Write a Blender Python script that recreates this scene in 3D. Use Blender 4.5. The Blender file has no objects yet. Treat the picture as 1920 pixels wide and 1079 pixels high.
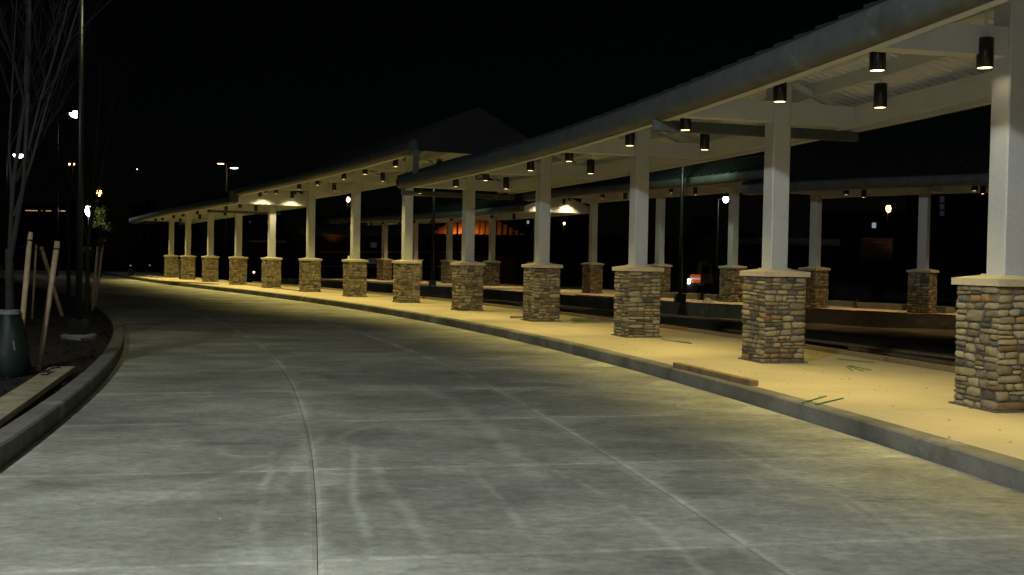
import bpy, math, random
from mathutils import Vector, Matrix
R = math.radians
C = bpy.context.scene.collection
sc = bpy.context.scene

# ------------------------------------------------------------------ camera
F, PITCH, ROLL, HE = 1971.8, -0.0266, 0.0173, 1.2993      # focal length in px of a 1920 px wide picture
cam_d = bpy.data.cameras.new('camera'); cam = bpy.data.objects.new('camera', cam_d); C.objects.link(cam)
cam_d.sensor_width = 36; cam_d.lens = 36 * F / 1920; cam_d.clip_start = .05; cam_d.clip_end = 2000
_up0 = Vector((0, -math.sin(PITCH), math.cos(PITCH))); _fw = Vector((0, math.cos(PITCH), math.sin(PITCH)))
_rt = Vector((math.cos(ROLL), 0, 0)) + math.sin(ROLL) * _up0
_up = Vector((-math.sin(ROLL), 0, 0)) + math.cos(ROLL) * _up0
cam.matrix_world = Matrix(((_rt.x, _up.x, -_fw.x, 0), (_rt.y, _up.y, -_fw.y, 0), (_rt.z, _up.z, -_fw.z, HE), (0, 0, 0, 1)))
sc.camera = cam

# ------------------------------------------------------------------ night sky
w = bpy.data.worlds.new('World'); sc.world = w; w.use_nodes = True
wn = w.node_tree.nodes; wl = w.node_tree.links
sky = wn.new('ShaderNodeTexSky'); sky.sky_type = 'NISHITA'; sky.sun_disc = False
sky.sun_elevation = R(15); sky.sun_rotation = R(200)
bg = wn['Background']; bg.inputs['Strength'].default_value = 0.00016
wl.new(sky.outputs[0], bg.inputs['Color'])
sc.view_settings.view_transform = 'Standard'; sc.view_settings.look = 'None'
sc.view_settings.exposure = 0.0; sc.view_settings.gamma = 1.0; sc.view_settings.use_curve_mapping = False
sc.cycles.use_denoising = True
sc.cycles.max_bounces = 6; sc.cycles.diffuse_bounces = 4; sc.cycles.glossy_bounces = 2
sc.cycles.sample_clamp_indirect = 3.0
sc.cycles.use_light_tree = True

# light strengths
DOWN_W = 208.0          # each canopy downlight
DOWN_COL = (1.0, .79, .245)
LAMP_BEHIND_W = 4300.0
FLASH_W = 330.0           # the camera's own flash, fired for this picture
LAMP_BEHIND_COL = (.97, 1.0, .97)
LAMP_LEFT_W = 120.0
LAMP_LEFT_COL = (1.0, .98, .50)

fl_d = bpy.data.lights.new('camera_flash', 'SPOT'); fl_d.energy = FLASH_W; fl_d.color = (.93, .97, 1.0); fl_d.spot_size = R(80); fl_d.spot_blend = .8; fl_d.shadow_soft_size = .02
fl = bpy.data.objects.new('camera_flash', fl_d); C.objects.link(fl); fl.location = (-.06, .04, HE + .05); fl.rotation_euler = (R(88.5), 0, 0)

# ------------------------------------------------------------------ photo geometry helpers
def ray(x, y):
    u = x - 960.0; v = y - 539.5
    c, s = math.cos(-ROLL), math.sin(-ROLL); u, v = u * c - v * s, u * s + v * c
    cp, sp = math.cos(PITCH), math.sin(PITCH); yc = -v / F
    return Vector((u / F, cp - sp * yc, sp + cp * yc))
def gp(x, y, z=0.0):
    d = ray(x, y); t = (z - HE) / d.z
    return Vector((d.x * t, d.y * t, z))
def atY(x, y, Y):
    d = ray(x, y); t = Y / d.y
    return Vector((d.x * t, Y, d.z * t + HE))

class Row:
    """a line of pillars: station index -> position and heading"""
    def __init__(self, pts, lead=0):
        self.lead = lead
        self.p = [Vector(p) for p in pts]; n = len(self.p)
        self.t = []
        for i in range(n):
            a = self.p[max(i - 1, 0)]; b = self.p[min(i + 1, n - 1)]
            self.t.append((b - a) / (min(i + 1, n - 1) - max(i - 1, 0)))
        self.t[0] = (self.p[1] - self.p[0]) * 2 - self.t[1]; self.t[-1] = (self.p[-1] - self.p[-2]) * 2 - self.t[-2]
        self.n = n
    def at(self, s):
        n = self.n; s = s + self.lead
        if s <= 0: P = self.p[0] + self.t[0] * s; T = self.t[0]
        elif s >= n - 1: P = self.p[-1] + self.t[-1] * (s - n + 1); T = self.t[-1]
        else:
            k = int(s); f = s - k; a, b, ta, tb = self.p[k], self.p[k + 1], self.t[k], self.t[k + 1]
            P = a * (2*f**3 - 3*f*f + 1) + ta * (f**3 - 2*f*f + f) + b * (-2*f**3 + 3*f*f) + tb * (f**3 - f*f)
            T = a * (6*f*f - 6*f) + ta * (3*f*f - 4*f + 1) + b * (-6*f*f + 6*f) + tb * (3*f*f - 2*f)
        T = T.normalized()
        return P, T, Vector((T.y, -T.x))
    def pos(self, s, L, z):
        P, T, N = self.at(s); q = P + N * L
        return Vector((q.x, q.y, z))
    def rot(self, s):
        P, T, N = self.at(s); return math.atan2(N.y, N.x)

FR = Row([(7.90, -12.2), (7.38, -7.76), (6.849, -3.35), (6.229, 1.047), (5.474, 5.422), (4.592, 9.773), (3.509, 14.079), (2.184, 18.316), (.632, 22.476), (-1.126, 26.552), (-3.066, 30.545),
          (-5.156, 34.462), (-7.363, 38.314), (-9.648, 42.121), (-11.968, 45.906), (-14.275, 49.699),
          (-16.516, 53.531), (-18.631, 57.434)], lead=5)
BK = Row([(11.55, 29.6), (9.25, 32.2), (7.45, 35.6), (5.45, 39.0), (3.25, 42.6), (1.1, 47.2), (-1.02, 51.9),
          (-3.32, 55.2), (-5.35, 57.6), (-7.25, 59.6)])

# ------------------------------------------------------------------ mesh builder
class MB:
    def __init__(self): self.v = []; self.f = []
    def add(self, vs, fs):
        o = len(self.v); self.v += [tuple(v) for v in vs]; self.f += [tuple(i + o for i in f) for f in fs]
        return self
    def box(self, x0, x1, y0, y1, z0, z1):
        return self.add([(x0,y0,z0),(x1,y0,z0),(x1,y1,z0),(x0,y1,z0),(x0,y0,z1),(x1,y0,z1),(x1,y1,z1),(x0,y1,z1)],
                        [(0,3,2,1),(4,5,6,7),(0,1,5,4),(1,2,6,5),(2,3,7,6),(3,0,4,7)])
    def bar(self, a, b, wd, ht, up=Vector((0, 0, 1))):
        a = Vector(a); b = Vector(b); d = (b - a).normalized(); s = d.cross(up)
        if s.length < 1e-4: s = Vector((1, 0, 0))
        s = s.normalized(); u = s.cross(d).normalized(); s = s * wd / 2; u = u * ht / 2
        return self.add([a-s-u, a+s-u, a+s+u, a-s+u, b-s-u, b+s-u, b+s+u, b-s+u],
                        [(0,3,2,1),(4,5,6,7),(0,1,5,4),(1,2,6,5),(2,3,7,6),(3,0,4,7)])
    def tube(self, pts, rs, n=8, cap=True):
        pts = [Vector(p) for p in pts]; vs = []; fs = []
        if not isinstance(rs, (list, tuple)): rs = [rs] * len(pts)
        ref = None
        for i, p in enumerate(pts):
            d = (pts[min(i+1, len(pts)-1)] - pts[max(i-1, 0)]).normalized()
            if ref is None: ref = Vector((1, 0, 0)) if abs(d.x) < .8 else Vector((0, 1, 0))
            a = (ref - d * ref.dot(d)).normalized(); ref = a; b = d.cross(a)
            for k in range(n):
                t = 2 * math.pi * k / n
                vs.append(p + (a * math.cos(t) + b * math.sin(t)) * rs[i])
        for i in range(len(pts) - 1):
            for k in range(n):
                k2 = (k + 1) % n
                fs.append((i*n+k, i*n+k2, (i+1)*n+k2, (i+1)*n+k))
        if cap:
            fs.append(tuple(reversed(range(n)))); fs.append(tuple((len(pts)-1)*n + k for k in range(n)))
        return self.add(vs, fs)
    def lathe(self, prof, n=20, c=(0, 0, 0)):
        vs = []; fs = []
        for r, z in prof:
            for k in range(n):
                t = 2 * math.pi * k / n; vs.append((c[0] + r*math.cos(t), c[1] + r*math.sin(t), c[2] + z))
        for i in range(len(prof) - 1):
            for k in range(n):
                k2 = (k+1) % n; fs.append((i*n+k, i*n+k2, (i+1)*n+k2, (i+1)*n+k))
        return self.add(vs, fs)
    def sweep(self, row, s0, s1, prof, step=.2, closed=True, caps=True):
        """prof: list of (L, z) or function of s giving it"""
        n = max(1, int(math.ceil((s1 - s0) / step))); vs = []; fs = []
        for i in range(n + 1):
            s = s0 + (s1 - s0) * i / n; pr = prof(s) if callable(prof) else prof; m = len(pr)
            for (L, z) in pr: vs.append(row.pos(s, L, z))
        for i in range(n):
            for k in range(m if closed else m - 1):
                k2 = (k + 1) % m
                fs.append((i*m+k, i*m+k2, (i+1)*m+k2, (i+1)*m+k))
        if caps and closed:
            fs.append(tuple(reversed(range(m)))); fs.append(tuple(n*m + k for k in range(m)))
        return self.add(vs, fs)
    def mesh(self, name, mat, smooth=False):
        me = bpy.data.meshes.new(name); me.from_pydata(self.v, [], self.f); me.update()
        me.materials.append(mat)
        if smooth: me.polygons.foreach_set('use_smooth', [True] * len(me.polygons))
        return me
    def obj(self, name, mat, parent=None, smooth=False, **kw):
        return link(name, self.mesh(name, mat, smooth), parent, **kw)

def link(name, data, parent=None, loc=None, rot=None, label=None, cat=None, group=None, kind=None):
    o = bpy.data.objects.new(name, data); C.objects.link(o)
    if parent: o.parent = parent
    if loc is not None: o.location = loc
    if rot is not None: o.rotation_euler = rot if hasattr(rot, '__len__') else (0, 0, rot)
    if label: o['label'] = label
    if cat: o['category'] = cat
    if group: o['group'] = group
    if kind: o['kind'] = kind
    return o
def thing(name, label, cat, loc=(0, 0, 0), rz=0, group=None, kind=None):
    return link(name, None, None, loc, rz, label, cat, group, kind)

# ------------------------------------------------------------------ materials
def mat(name, col, rough=.7, var=.0, scale=6.0, metal=0.0, bump=0.0, bscale=40.0, spec=.35, emit=None, estr=0.0, stretch=(1,1,1), coords='Object', detail=5):
    m = bpy.data.materials.new(name); m.use_nodes = True; nt = m.node_tree; N = nt.nodes; Lk = nt.links
    b = N['Principled BSDF']; b.inputs['Roughness'].default_value = rough; b.inputs['Metallic'].default_value = metal
    b.inputs['Specular IOR Level'].default_value = spec
    b.inputs['Base Color'].default_value = (*col, 1)
    if var > 0 or bump > 0:
        tc = N.new('ShaderNodeTexCoord'); mp = N.new('ShaderNodeMapping'); mp.inputs['Scale'].default_value = stretch
        Lk.new(tc.outputs[coords], mp.inputs[0])
    if var > 0:
        n1 = N.new('ShaderNodeTexNoise'); n1.inputs['Scale'].default_value = scale; n1.inputs['Detail'].default_value = detail
        n1.inputs['Roughness'].default_value = .62; Lk.new(mp.outputs[0], n1.inputs['Vector'])
        r = N.new('ShaderNodeValToRGB'); r.color_ramp.elements[0].position = .3; r.color_ramp.elements[1].position = .7
        r.color_ramp.elements[0].color = (*[max(0, c * (1 - var)) for c in col], 1)
        r.color_ramp.elements[1].color = (*[min(1, c * (1 + var)) for c in col], 1)
        Lk.new(n1.outputs['Fac'], r.inputs[0]); Lk.new(r.outputs[0], b.inputs['Base Color'])
    if bump > 0:
        n2 = N.new('ShaderNodeTexNoise'); n2.inputs['Scale'].default_value = bscale; n2.inputs['Detail'].default_value = 6
        Lk.new(mp.outputs[0], n2.inputs['Vector'])
        bp = N.new('ShaderNodeBump'); bp.inputs['Strength'].default_value = bump; bp.inputs['Distance'].default_value = .01
        Lk.new(n2.outputs['Fac'], bp.inputs['Height']); Lk.new(bp.outputs[0], b.inputs['Normal'])
    if emit:
        b.inputs['Emission Color'].default_value = (*emit, 1); b.inputs['Emission Strength'].default_value = estr
    return m

TRAILS = [(40.0, 14.6, 42.3, -1.56, 6.44, 1.62, .055, .38), (85.65, 17.76, 87.78, -1.48, 7.11, 1.67, .10, .20), (22.23, 10.71, 23.56, -.98, 6.64, 1.85, .05, .34), (12.46, 9.91, 13.64, -.71, 6.36, 1.41, .07, .26),
          (-1.83, 7.9, .35, -1.68, 7.58, .68, .09, .26), (-4.01, 8.17, 2.51, -1.55, 7.69, 1.23, .08, .24), (-11.3, 2.97, 12.39, .7, 6.06, 1.67, .05, .22), (-2.88, 5.86, 5.04, 2.1, 6.58, 1.32, .06, .18),
          (-6.29, 5.77, 8.35, 1.96, 7.05, 1.45, .06, .20), (-.6, 8.49, .75, -1.17, 8.97, 1.27, .08, .22), (-9.49, 4.32, 9.66, .02, 6.01, 1.24, .05, .22), (-.69, 5.99, 1.42, -1.9, 6.73, .9, .06, .22),
          (-30.0, 2.0, 30.6, .9, 9.4, 3.6, .16, .30)]
def concrete_road():
    m = bpy.data.materials.new('road_concrete'); m.use_nodes = True; nt = m.node_tree; N = nt.nodes; Lk = nt.links
    b = N['Principled BSDF']; b.inputs['Roughness'].default_value = .85; b.inputs['Specular IOR Level'].default_value = .25
    geo = N.new('ShaderNodeNewGeometry')
    def noise(scale, rot, st, detail=6, rough=.6, dist=0.0):
        mp = N.new('ShaderNodeMapping'); mp.inputs['Scale'].default_value = st; mp.inputs['Rotation'].default_value = (0, 0, R(rot))
        Lk.new(geo.outputs['Position'], mp.inputs[0])
        n = N.new('ShaderNodeTexNoise'); n.inputs['Scale'].default_value = scale; n.inputs['Detail'].default_value = detail
        n.inputs['Roughness'].default_value = rough; n.inputs['Distortion'].default_value = dist
        Lk.new(mp.outputs[0], n.inputs['Vector']); return n.outputs['Fac']
    def ramp(src, p0, p1, c0, c1):
        r = N.new('ShaderNodeMapRange'); r.inputs['From Min'].default_value = p0; r.inputs['From Max'].default_value = p1
        r.inputs['To Min'].default_value = c0; r.inputs['To Max'].default_value = c1; r.interpolation_type = 'SMOOTHSTEP'
        Lk.new(src, r.inputs[0]); return r.outputs[0]
    def math_(op, a, bb):
        n = N.new('ShaderNodeMath'); n.operation = op
        for i, q in enumerate((a, bb)):
            if isinstance(q, (int, float)): n.inputs[i].default_value = q
            else: Lk.new(q, n.inputs[i])
        return n.outputs[0]
    big = ramp(noise(.5, -14, (.6, 1.2, 1), 8, .62, .5), .31, .67, .68, 1.22)          # damp and dusty bands
    mid = ramp(noise(1.7, -10, (.9, 1.2, 1), 10, .70, .3), .32, .68, .78, 1.18)
    fine = ramp(noise(14, 0, (.8, 1.2, 1), 8, .75), .28, .72, .76, 1.22)
    grain = ramp(noise(120, 0, (1, 1, 1), 3, .8), .3, .7, .84, 1.16)
    drag = ramp(noise(6.5, -12, (.3, 2.2, 1), 7, .72, .2), .34, .68, .93, 1.07)       # faint broom drag
    dark = ramp(noise(.9, -14, (.5, 2.0, 1), 9, .74, .7), .54, .70, 0, .36)
    v = math_('MULTIPLY', big, mid); v = math_('MULTIPLY', v, fine); v = math_('MULTIPLY', v, grain); v = math_('MULTIPLY', v, drag)
    v = math_('SUBTRACT', v, dark)
    # pale dusty scuffs left by tyres and dragged gear: arcs of circles, broken up by noise
    brk = ramp(noise(1.6, 20, (1, 1, 1), 6, .7), .34, .56, .1, 1); tex = ramp(noise(9, 20, (1, 1, 1), 6, .7), .3, .7, .35, 1)
    wob = noise(1.1, 0, (1, 1, 1), 4, .6)
    sep = N.new('ShaderNodeSeparateXYZ'); Lk.new(geo.outputs['Position'], sep.inputs[0])
    tot = None
    for (cx, cy, r, mx, my, ext, wd, am) in TRAILS:
        dx = math_('SUBTRACT', sep.outputs[0], cx); dy = math_('SUBTRACT', sep.outputs[1], cy)
        d = math_('SQRT', math_('ADD', math_('MULTIPLY', dx, dx), math_('MULTIPLY', dy, dy)), 0)
        d = math_('ABSOLUTE', math_('ADD', math_('SUBTRACT', d, r), math_('MULTIPLY', math_('SUBTRACT', wob, .5), .16)), 0)
        line = ramp(d, 0, wd, am, 0)
        ex = math_('SUBTRACT', sep.outputs[0], mx); ey = math_('SUBTRACT', sep.outputs[1], my)
        q = math_('SQRT', math_('ADD', math_('MULTIPLY', ex, ex), math_('MULTIPLY', ey, ey)), 0)
        line = math_('MULTIPLY', line, ramp(q, ext * .55, ext * 1.1, 1, 0))
        tot = line if tot is None else math_('MAXIMUM', tot, line)
    tot = math_('MULTIPLY', math_('MULTIPLY', math_('MULTIPLY', tot, brk), tex), 1.75)
    v = math_('ADD', v, tot)
    # joints: laitance dust beside the cut edges (per-slab edge coordinate)
    at = N.new('ShaderNodeAttribute'); at.attribute_name = 'edge'
    e = ramp(at.outputs['Fac'], .90, 1.0, 0, 1)
    en = ramp(noise(.8, 0, (1, 1, 1), 6, .7), .40, .62, .05, .70)
    v = math_('ADD', v, math_('MULTIPLY', math_('MULTIPLY', e, en), tex))
    mul = N.new('ShaderNodeVectorMath'); mul.operation = 'SCALE'; mul.inputs[0].default_value = (.305, .310, .262)
    Lk.new(v, mul.inputs['Scale']); Lk.new(mul.outputs[0], b.inputs['Base Color'])
    bp = N.new('ShaderNodeBump'); bp.inputs['Strength'].default_value = .35; bp.inputs['Distance'].default_value = .006
    Lk.new(noise(45, 0, (1, 1, 1), 6, .7), bp.inputs['Height']); Lk.new(bp.outputs[0], b.inputs['Normal'])
    return m

def stone_mat():
    m = bpy.data.materials.new('field_stone'); m.use_nodes = True; nt = m.node_tree; N = nt.nodes; Lk = nt.links
    b = N['Principled BSDF']; b.inputs['Roughness'].default_value = .8; b.inputs['Specular IOR Level'].default_value = .3
    at = N.new('ShaderNodeAttribute'); at.attribute_name = 'tint'
    r = N.new('ShaderNodeValToRGB'); r.color_ramp.interpolation = 'CONSTANT'; cr = r.color_ramp
    cols = [(.28,.25,.17),(.34,.295,.185),(.19,.165,.12),(.085,.08,.072),(.25,.225,.16),(.34,.305,.215),(.28,.185,.085),(.14,.12,.09),
            (.22,.195,.14),(.29,.25,.16),(.18,.12,.075),(.30,.275,.21),(.125,.13,.118),(.24,.205,.125),(.265,.24,.18),(.17,.15,.115)]
    cr.elements[0].color = (*cols[0], 1); cr.elements[1].position = 1 / len(cols); cr.elements[1].color = (*cols[1], 1)
    for i in range(2, len(cols)):
        el = cr.elements.new(i / len(cols)); el.color = (*cols[i], 1)
    Lk.new(at.outputs['Fac'], r.inputs[0])
    tc = N.new('ShaderNodeTexCoord'); n = N.new('ShaderNodeTexNoise'); n.inputs['Scale'].default_value = 22; n.inputs['Detail'].default_value = 8
    n.inputs['Roughness'].default_value = .7; Lk.new(tc.outputs['Object'], n.inputs['Vector'])
    mr = N.new('ShaderNodeMapRange'); mr.inputs['From Min'].default_value = .25; mr.inputs['From Max'].default_value = .75
    mr.inputs['To Min'].default_value = .62; mr.inputs['To Max'].default_value = 1.3; Lk.new(n.outputs['Fac'], mr.inputs[0])
    mul = N.new('ShaderNodeVectorMath'); mul.operation = 'SCALE'; Lk.new(r.outputs[0], mul.inputs[0]); Lk.new(mr.outputs[0], mul.inputs['Scale'])
    Lk.new(mul.outputs[0], b.inputs['Base Color'])
    bp = N.new('ShaderNodeBump'); bp.inputs['Strength'].default_value = .8; bp.inputs['Distance'].default_value = .012
    Lk.new(n.outputs['Fac'], bp.inputs['Height']); Lk.new(bp.outputs[0], b.inputs['Normal'])
    return m

def add_wear(m, joint=True, pale=0.0, stain=.18, sc=2.2):
    nt = m.node_tree; N = nt.nodes; Lk = nt.links; b = N['Principled BSDF']; src = b.inputs['Base Color'].links[0].from_socket
    geo = N.new('ShaderNodeNewGeometry')
    n = N.new('ShaderNodeTexNoise'); n.inputs['Scale'].default_value = sc; n.inputs['Detail'].default_value = 10; n.inputs['Roughness'].default_value = .72
    Lk.new(geo.outputs['Position'], n.inputs['Vector'])
    r = N.new('ShaderNodeMapRange'); r.inputs['From Min'].default_value = .52; r.inputs['From Max'].default_value = .68; r.inputs['To Min'].default_value = 1; r.inputs['To Max'].default_value = 1 - stain
    Lk.new(n.outputs['Fac'], r.inputs[0])
    sp = N.new('ShaderNodeTexNoise'); sp.inputs['Scale'].default_value = 55; sp.inputs['Detail'].default_value = 4; Lk.new(geo.outputs['Position'], sp.inputs['Vector'])
    rs = N.new('ShaderNodeMapRange'); rs.inputs['From Min'].default_value = .3; rs.inputs['From Max'].default_value = .7; rs.inputs['To Min'].default_value = .90; rs.inputs['To Max'].default_value = 1.08
    Lk.new(sp.outputs['Fac'], rs.inputs[0])
    mu = N.new('ShaderNodeMath'); mu.operation = 'MULTIPLY'; Lk.new(r.outputs[0], mu.inputs[0]); Lk.new(rs.outputs[0], mu.inputs[1]); fac = mu.outputs[0]
    if joint:
        at = N.new('ShaderNodeAttribute'); at.attribute_name = 'edge'
        j = N.new('ShaderNodeMapRange'); j.inputs['From Min'].default_value = .936; j.inputs['From Max'].default_value = .950; j.inputs['To Min'].default_value = 1; j.inputs['To Max'].default_value = .55
        Lk.new(at.outputs['Fac'], j.inputs[0]); m2 = N.new('ShaderNodeMath'); m2.operation = 'MULTIPLY'; Lk.new(fac, m2.inputs[0]); Lk.new(j.outputs[0], m2.inputs[1]); fac = m2.outputs[0]
    if pale:
        n3 = N.new('ShaderNodeTexNoise'); n3.inputs['Scale'].default_value = 1.6; n3.inputs['Detail'].default_value = 6; n3.inputs['Roughness'].default_value = .6
        Lk.new(geo.outputs['Position'], n3.inputs['Vector'])
        r3 = N.new('ShaderNodeMapRange'); r3.inputs['From Min'].default_value = .60; r3.inputs['From Max'].default_value = .68; r3.inputs['To Min'].default_value = 0; r3.inputs['To Max'].default_value = pale
        Lk.new(n3.outputs['Fac'], r3.inputs[0]); m3 = N.new('ShaderNodeMath'); m3.operation = 'ADD'; Lk.new(fac, m3.inputs[0]); Lk.new(r3.outputs[0], m3.inputs[1]); fac = m3.outputs[0]
    mul = N.new('ShaderNodeVectorMath'); mul.operation = 'SCALE'; Lk.new(src, mul.inputs[0]); Lk.new(fac, mul.inputs['Scale']); Lk.new(mul.outputs[0], b.inputs['Base Color'])

M = dict(
    road=concrete_road(), stone=stone_mat(),
    base=mat('road_base', (.05, .05, .045), .95),
    walk=mat('walk_concrete', (.47, .41, .295), .8, .17, .9, bump=.3, bscale=60, coords='Object', detail=12),
    kerb=mat('kerb_concrete', (.17, .167, .145), .85, .42, 1.3, bump=.4, bscale=35),
    kerb_l=mat('island_kerb_concrete', (.165, .165, .135), .85, .25, 2.5, bump=.4, bscale=35),
    mortar=mat('mortar', (.115, .10, .075), .95, .3, 20, bump=.8, bscale=50),
    cap=mat('cast_stone_cap', (.47, .42, .32), .75, .10, 5, bump=.25, bscale=60),
    paint=mat('cream_painted_steel', (.50, .525, .545), .5, .03, 3, spec=.4),
    deck=mat('painted_roof_deck', (.54, .565, .575), .5, .05, 4, spec=.4),
    gutter=mat('green_metal_gutter', (.070, .080, .078), .65, .22, 5, spec=.5, bump=.15, bscale=12),
    roof=mat('green_metal_roof', (.018, .021, .020), .75, .25, 3, spec=.4),
    black=mat('black_metal', (.012, .012, .013), .38, .2, 8, spec=.4),
    rod=mat('white_rod', (.5, .5, .48), .5),
    reflector=mat('lamp_reflector', (.7, .6, .4), .3, emit=(1.0, .66, .25), estr=5),
    lampglow=mat('lamp_glow', (1, .9, .7), .4, emit=(1.0, .88, .62), estr=70),
    white_glow=mat('white_street_glow', (1, 1, 1), .4, emit=(.86, .90, 1.0), estr=16),
    green_glow=mat('greenish_street_glow', (1, 1, 1), .4, emit=(.62, 1.0, .72), estr=6),
    orange_glow=mat('sodium_glow', (1, .7, .3), .4, emit=(1.0, .50, .14), estr=12),
    red_glow=mat('red_beacon_glow', (1, .5, .4), .4, emit=(1.0, .42, .36), estr=12),
    win_cool=mat('lit_window_cool', (.6, .6, .6), .3, emit=(.55, .60, .62), estr=.42),
    win_dim=mat('lit_window_dim', (.05, .05, .06), .3, emit=(.40, .36, .42), estr=.03),
    warm_glow=mat('warm_light_glow', (.6, .5, .3), .3, emit=(1.0, .62, .2), estr=.6),
    mulch=mat('mulch', (.022, .015, .011), .95, .6, 30, bump=1.0, bscale=60),
    dirt=mat('lot_dirt', (.075, .060, .042), .95, .55, .5, bump=1.0, bscale=18, stretch=(.6, 2.2, 1)),
    gravel=mat('wet_gravel', (.026, .032, .028), .6, .5, 2, bump=1.0, bscale=30),
    ground=mat('dark_ground', (.022, .021, .016), .95, .5, .12, bump=.6, bscale=8),
    wood=mat('form_timber', (.23, .175, .105), .8, .35, 6, bump=.5, bscale=30, stretch=(1, 6, 6)),
    wood_dk=mat('dark_timber', (.22, .155, .085), .8, .35, 6, bump=.5, bscale=30),
    wood2=mat('weathered_board', (.30, .26, .17), .85, .35, 5, bump=.5, bscale=30),
    wood_or=mat('orange_form_board', (.30, .12, .05), .8, .3, 6),
    stake=mat('stake_wood', (.34, .26, .15), .8, .25, 8, bump=.4, bscale=40),
    bark=mat('bark', (.022, .024, .021), .9, .35, 14, bump=.8, bscale=40),
    twig=mat('twig_bark', (.012, .010, .009), .9, .3, 10),
    bag=mat('green_watering_bag', (.0035, .014, .010), .6, .3, 6, spec=.5, bump=.6, bscale=10),
    strap=mat('white_strap', (.16, .18, .18), .6),
    rebar=mat('green_coated_bar', (.05, .20, .045), .45),
    rubble=mat('rubble', (.34, .30, .24), .9, .3, 12, bump=.8, bscale=30),
    bin=mat('dark_plastic', (.020, .022, .028), .45, .2, 4),
    leaf=mat('leaf_yellow_green', (.16, .17, .03), .7),
    hedge=mat('dark_foliage', (.018, .022, .010), .9, .5, 3),
    brick=mat('dark_red_brick', (.035, .016, .013), .9, .3, 5),
    tin=mat('ribbed_roof_metal', (.20, .19, .15), .6, .2, 3),
    tile=mat('terracotta_roof', (.42, .20, .10), .7, .25, 3),
    sign_red=mat('faded_red_sign', (.42, .11, .07), .7, .2, 6, estr=0),
    sign_tan=mat('tan_sign_board', (.48, .25, .13), .7, .2, 6, estr=0),
    panel=mat('grey_fence_panel', (.055, .05, .058), .8, .3, 1.5),
    machine=mat('yellow_machine_paint', (.28, .18, .05), .5, .2, 4),
    tyre=mat('tyre', (.02, .02, .02), .9),
    orange=mat('orange_board_glow', (.9, .2, .04), .4, emit=(1.0, .18, .03), estr=.28),  # low emission stands in for light the board throws back
    whitestripe=mat('white_board_glow', (.8, .8, .85), .4, emit=(.7, .72, .85), estr=.35),  # emission stands in for light returned by the stripe
    car=mat('dark_car_paint', (.05, .05, .06), .35),
    glass=mat('dark_glass', (.01, .01, .012), .1, spec=.6),
)

add_wear(M['walk'], False, 0, .14, 1.8); add_wear(M['kerb'], False, .55, .30, 3.0); add_wear(M['kerb_l'], False, .5, .30, 3.0); add_wear(M['paint'], False, 0, .10, 1.4)
add_wear(M['gutter'], False, .5, .3, 1.2); add_wear(M['cap'], False, 0, .2, 4)

# ------------------------------------------------------------------ the ground
ROAD_Z = -.15; LOT_Z = -.42
g = MB(); g.box(-420, 420, -80, 700, -1.2, -.46); g.obj('ground', M['ground'], kind='structure')

def edge_attr(me, vals):
    a = me.attributes.new('edge', 'FLOAT', 'POINT'); a.data.foreach_set('value', vals)

SLAB = .515; S_OFF = -.318
road = link('road', None, kind='structure')
rb = MB(); rb.sweep(FR, -5.5, 19, [(-8.4, -.46), (-1.8, -.46), (-1.8, ROAD_Z - .02), (-8.4, ROAD_Z - .02)], .25).obj('road_bed', M['base'], road)
def slab(row, s0, s1, L0, L1, z, gap, name, m, parent, thick=.1, n=8, mm=8, zedge=0):
    gs = gap / 4.44
    vs = []; ev = []; fs = []
    a0, a1, b0, b1 = s0 + gs, s1 - gs, L0 + gap, L1 - gap
    rows_ = n + 3; cols_ = mm + 3
    def par(i, k):
        if i == 0 or i == k + 2: return 0.0 if i == 0 else 1.0, True
        return (i - 1) / k if k else 0, False
    us = [0, .012] + [j / (mm) for j in range(1, mm)] + [.988, 1]
    vs_ = [0, .012] + [j / (n) for j in range(1, n)] + [.988, 1]
    for i, a in enumerate(vs_):
        for j, c in enumerate(us):
            rim = i in (0, len(vs_) - 1) or j in (0, len(us) - 1)
            p = row.pos(a0 + (a1 - a0) * a, b0 + (b1 - b0) * c, z - (.006 if rim else 0))
            vs.append(p); ev.append(max(abs(a - .5) * .955, abs(c - .5)) * 2)
    W_ = len(us)
    for i in range(len(vs_) - 1):
        for j in range(W_ - 1):
            fs.append((i*W_+j, i*W_+j+1, (i+1)*W_+j+1, (i+1)*W_+j))
    # skirts
    rim = [j for j in range(W_)] + [i*W_+W_-1 for i in range(1, len(vs_))] + [(len(vs_)-1)*W_+j for j in range(W_-2, -1, -1)] + [i*W_ for i in range(len(vs_)-2, 0, -1)]
    o = len(vs)
    for k in rim: vs.append(vs[k] - Vector((0, 0, thick))); ev.append(1)
    K = len(rim)
    for k in range(K): fs.append((rim[k], o + k, o + (k+1) % K, rim[(k+1) % K]))
    me = bpy.data.meshes.new(name); me.from_pydata([tuple(v) for v in vs], [], fs); me.update(); me.materials.append(m); edge_attr(me, ev)
    return link(name, me, parent)
for i in range(-10, 36):
    s0 = S_OFF + i * SLAB
    for (a, b) in ((-8.4, -6.35), (-6.35, -4.18), (-4.18, -1.8)):
        far = s0 > 6
        slab(FR, s0, s0 + SLAB, a, b, ROAD_Z, .0022 if s0 < .15 else .0009, 'slab', M['road'], road, n=2 if far else 4, mm=2 if far else 4)

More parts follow.
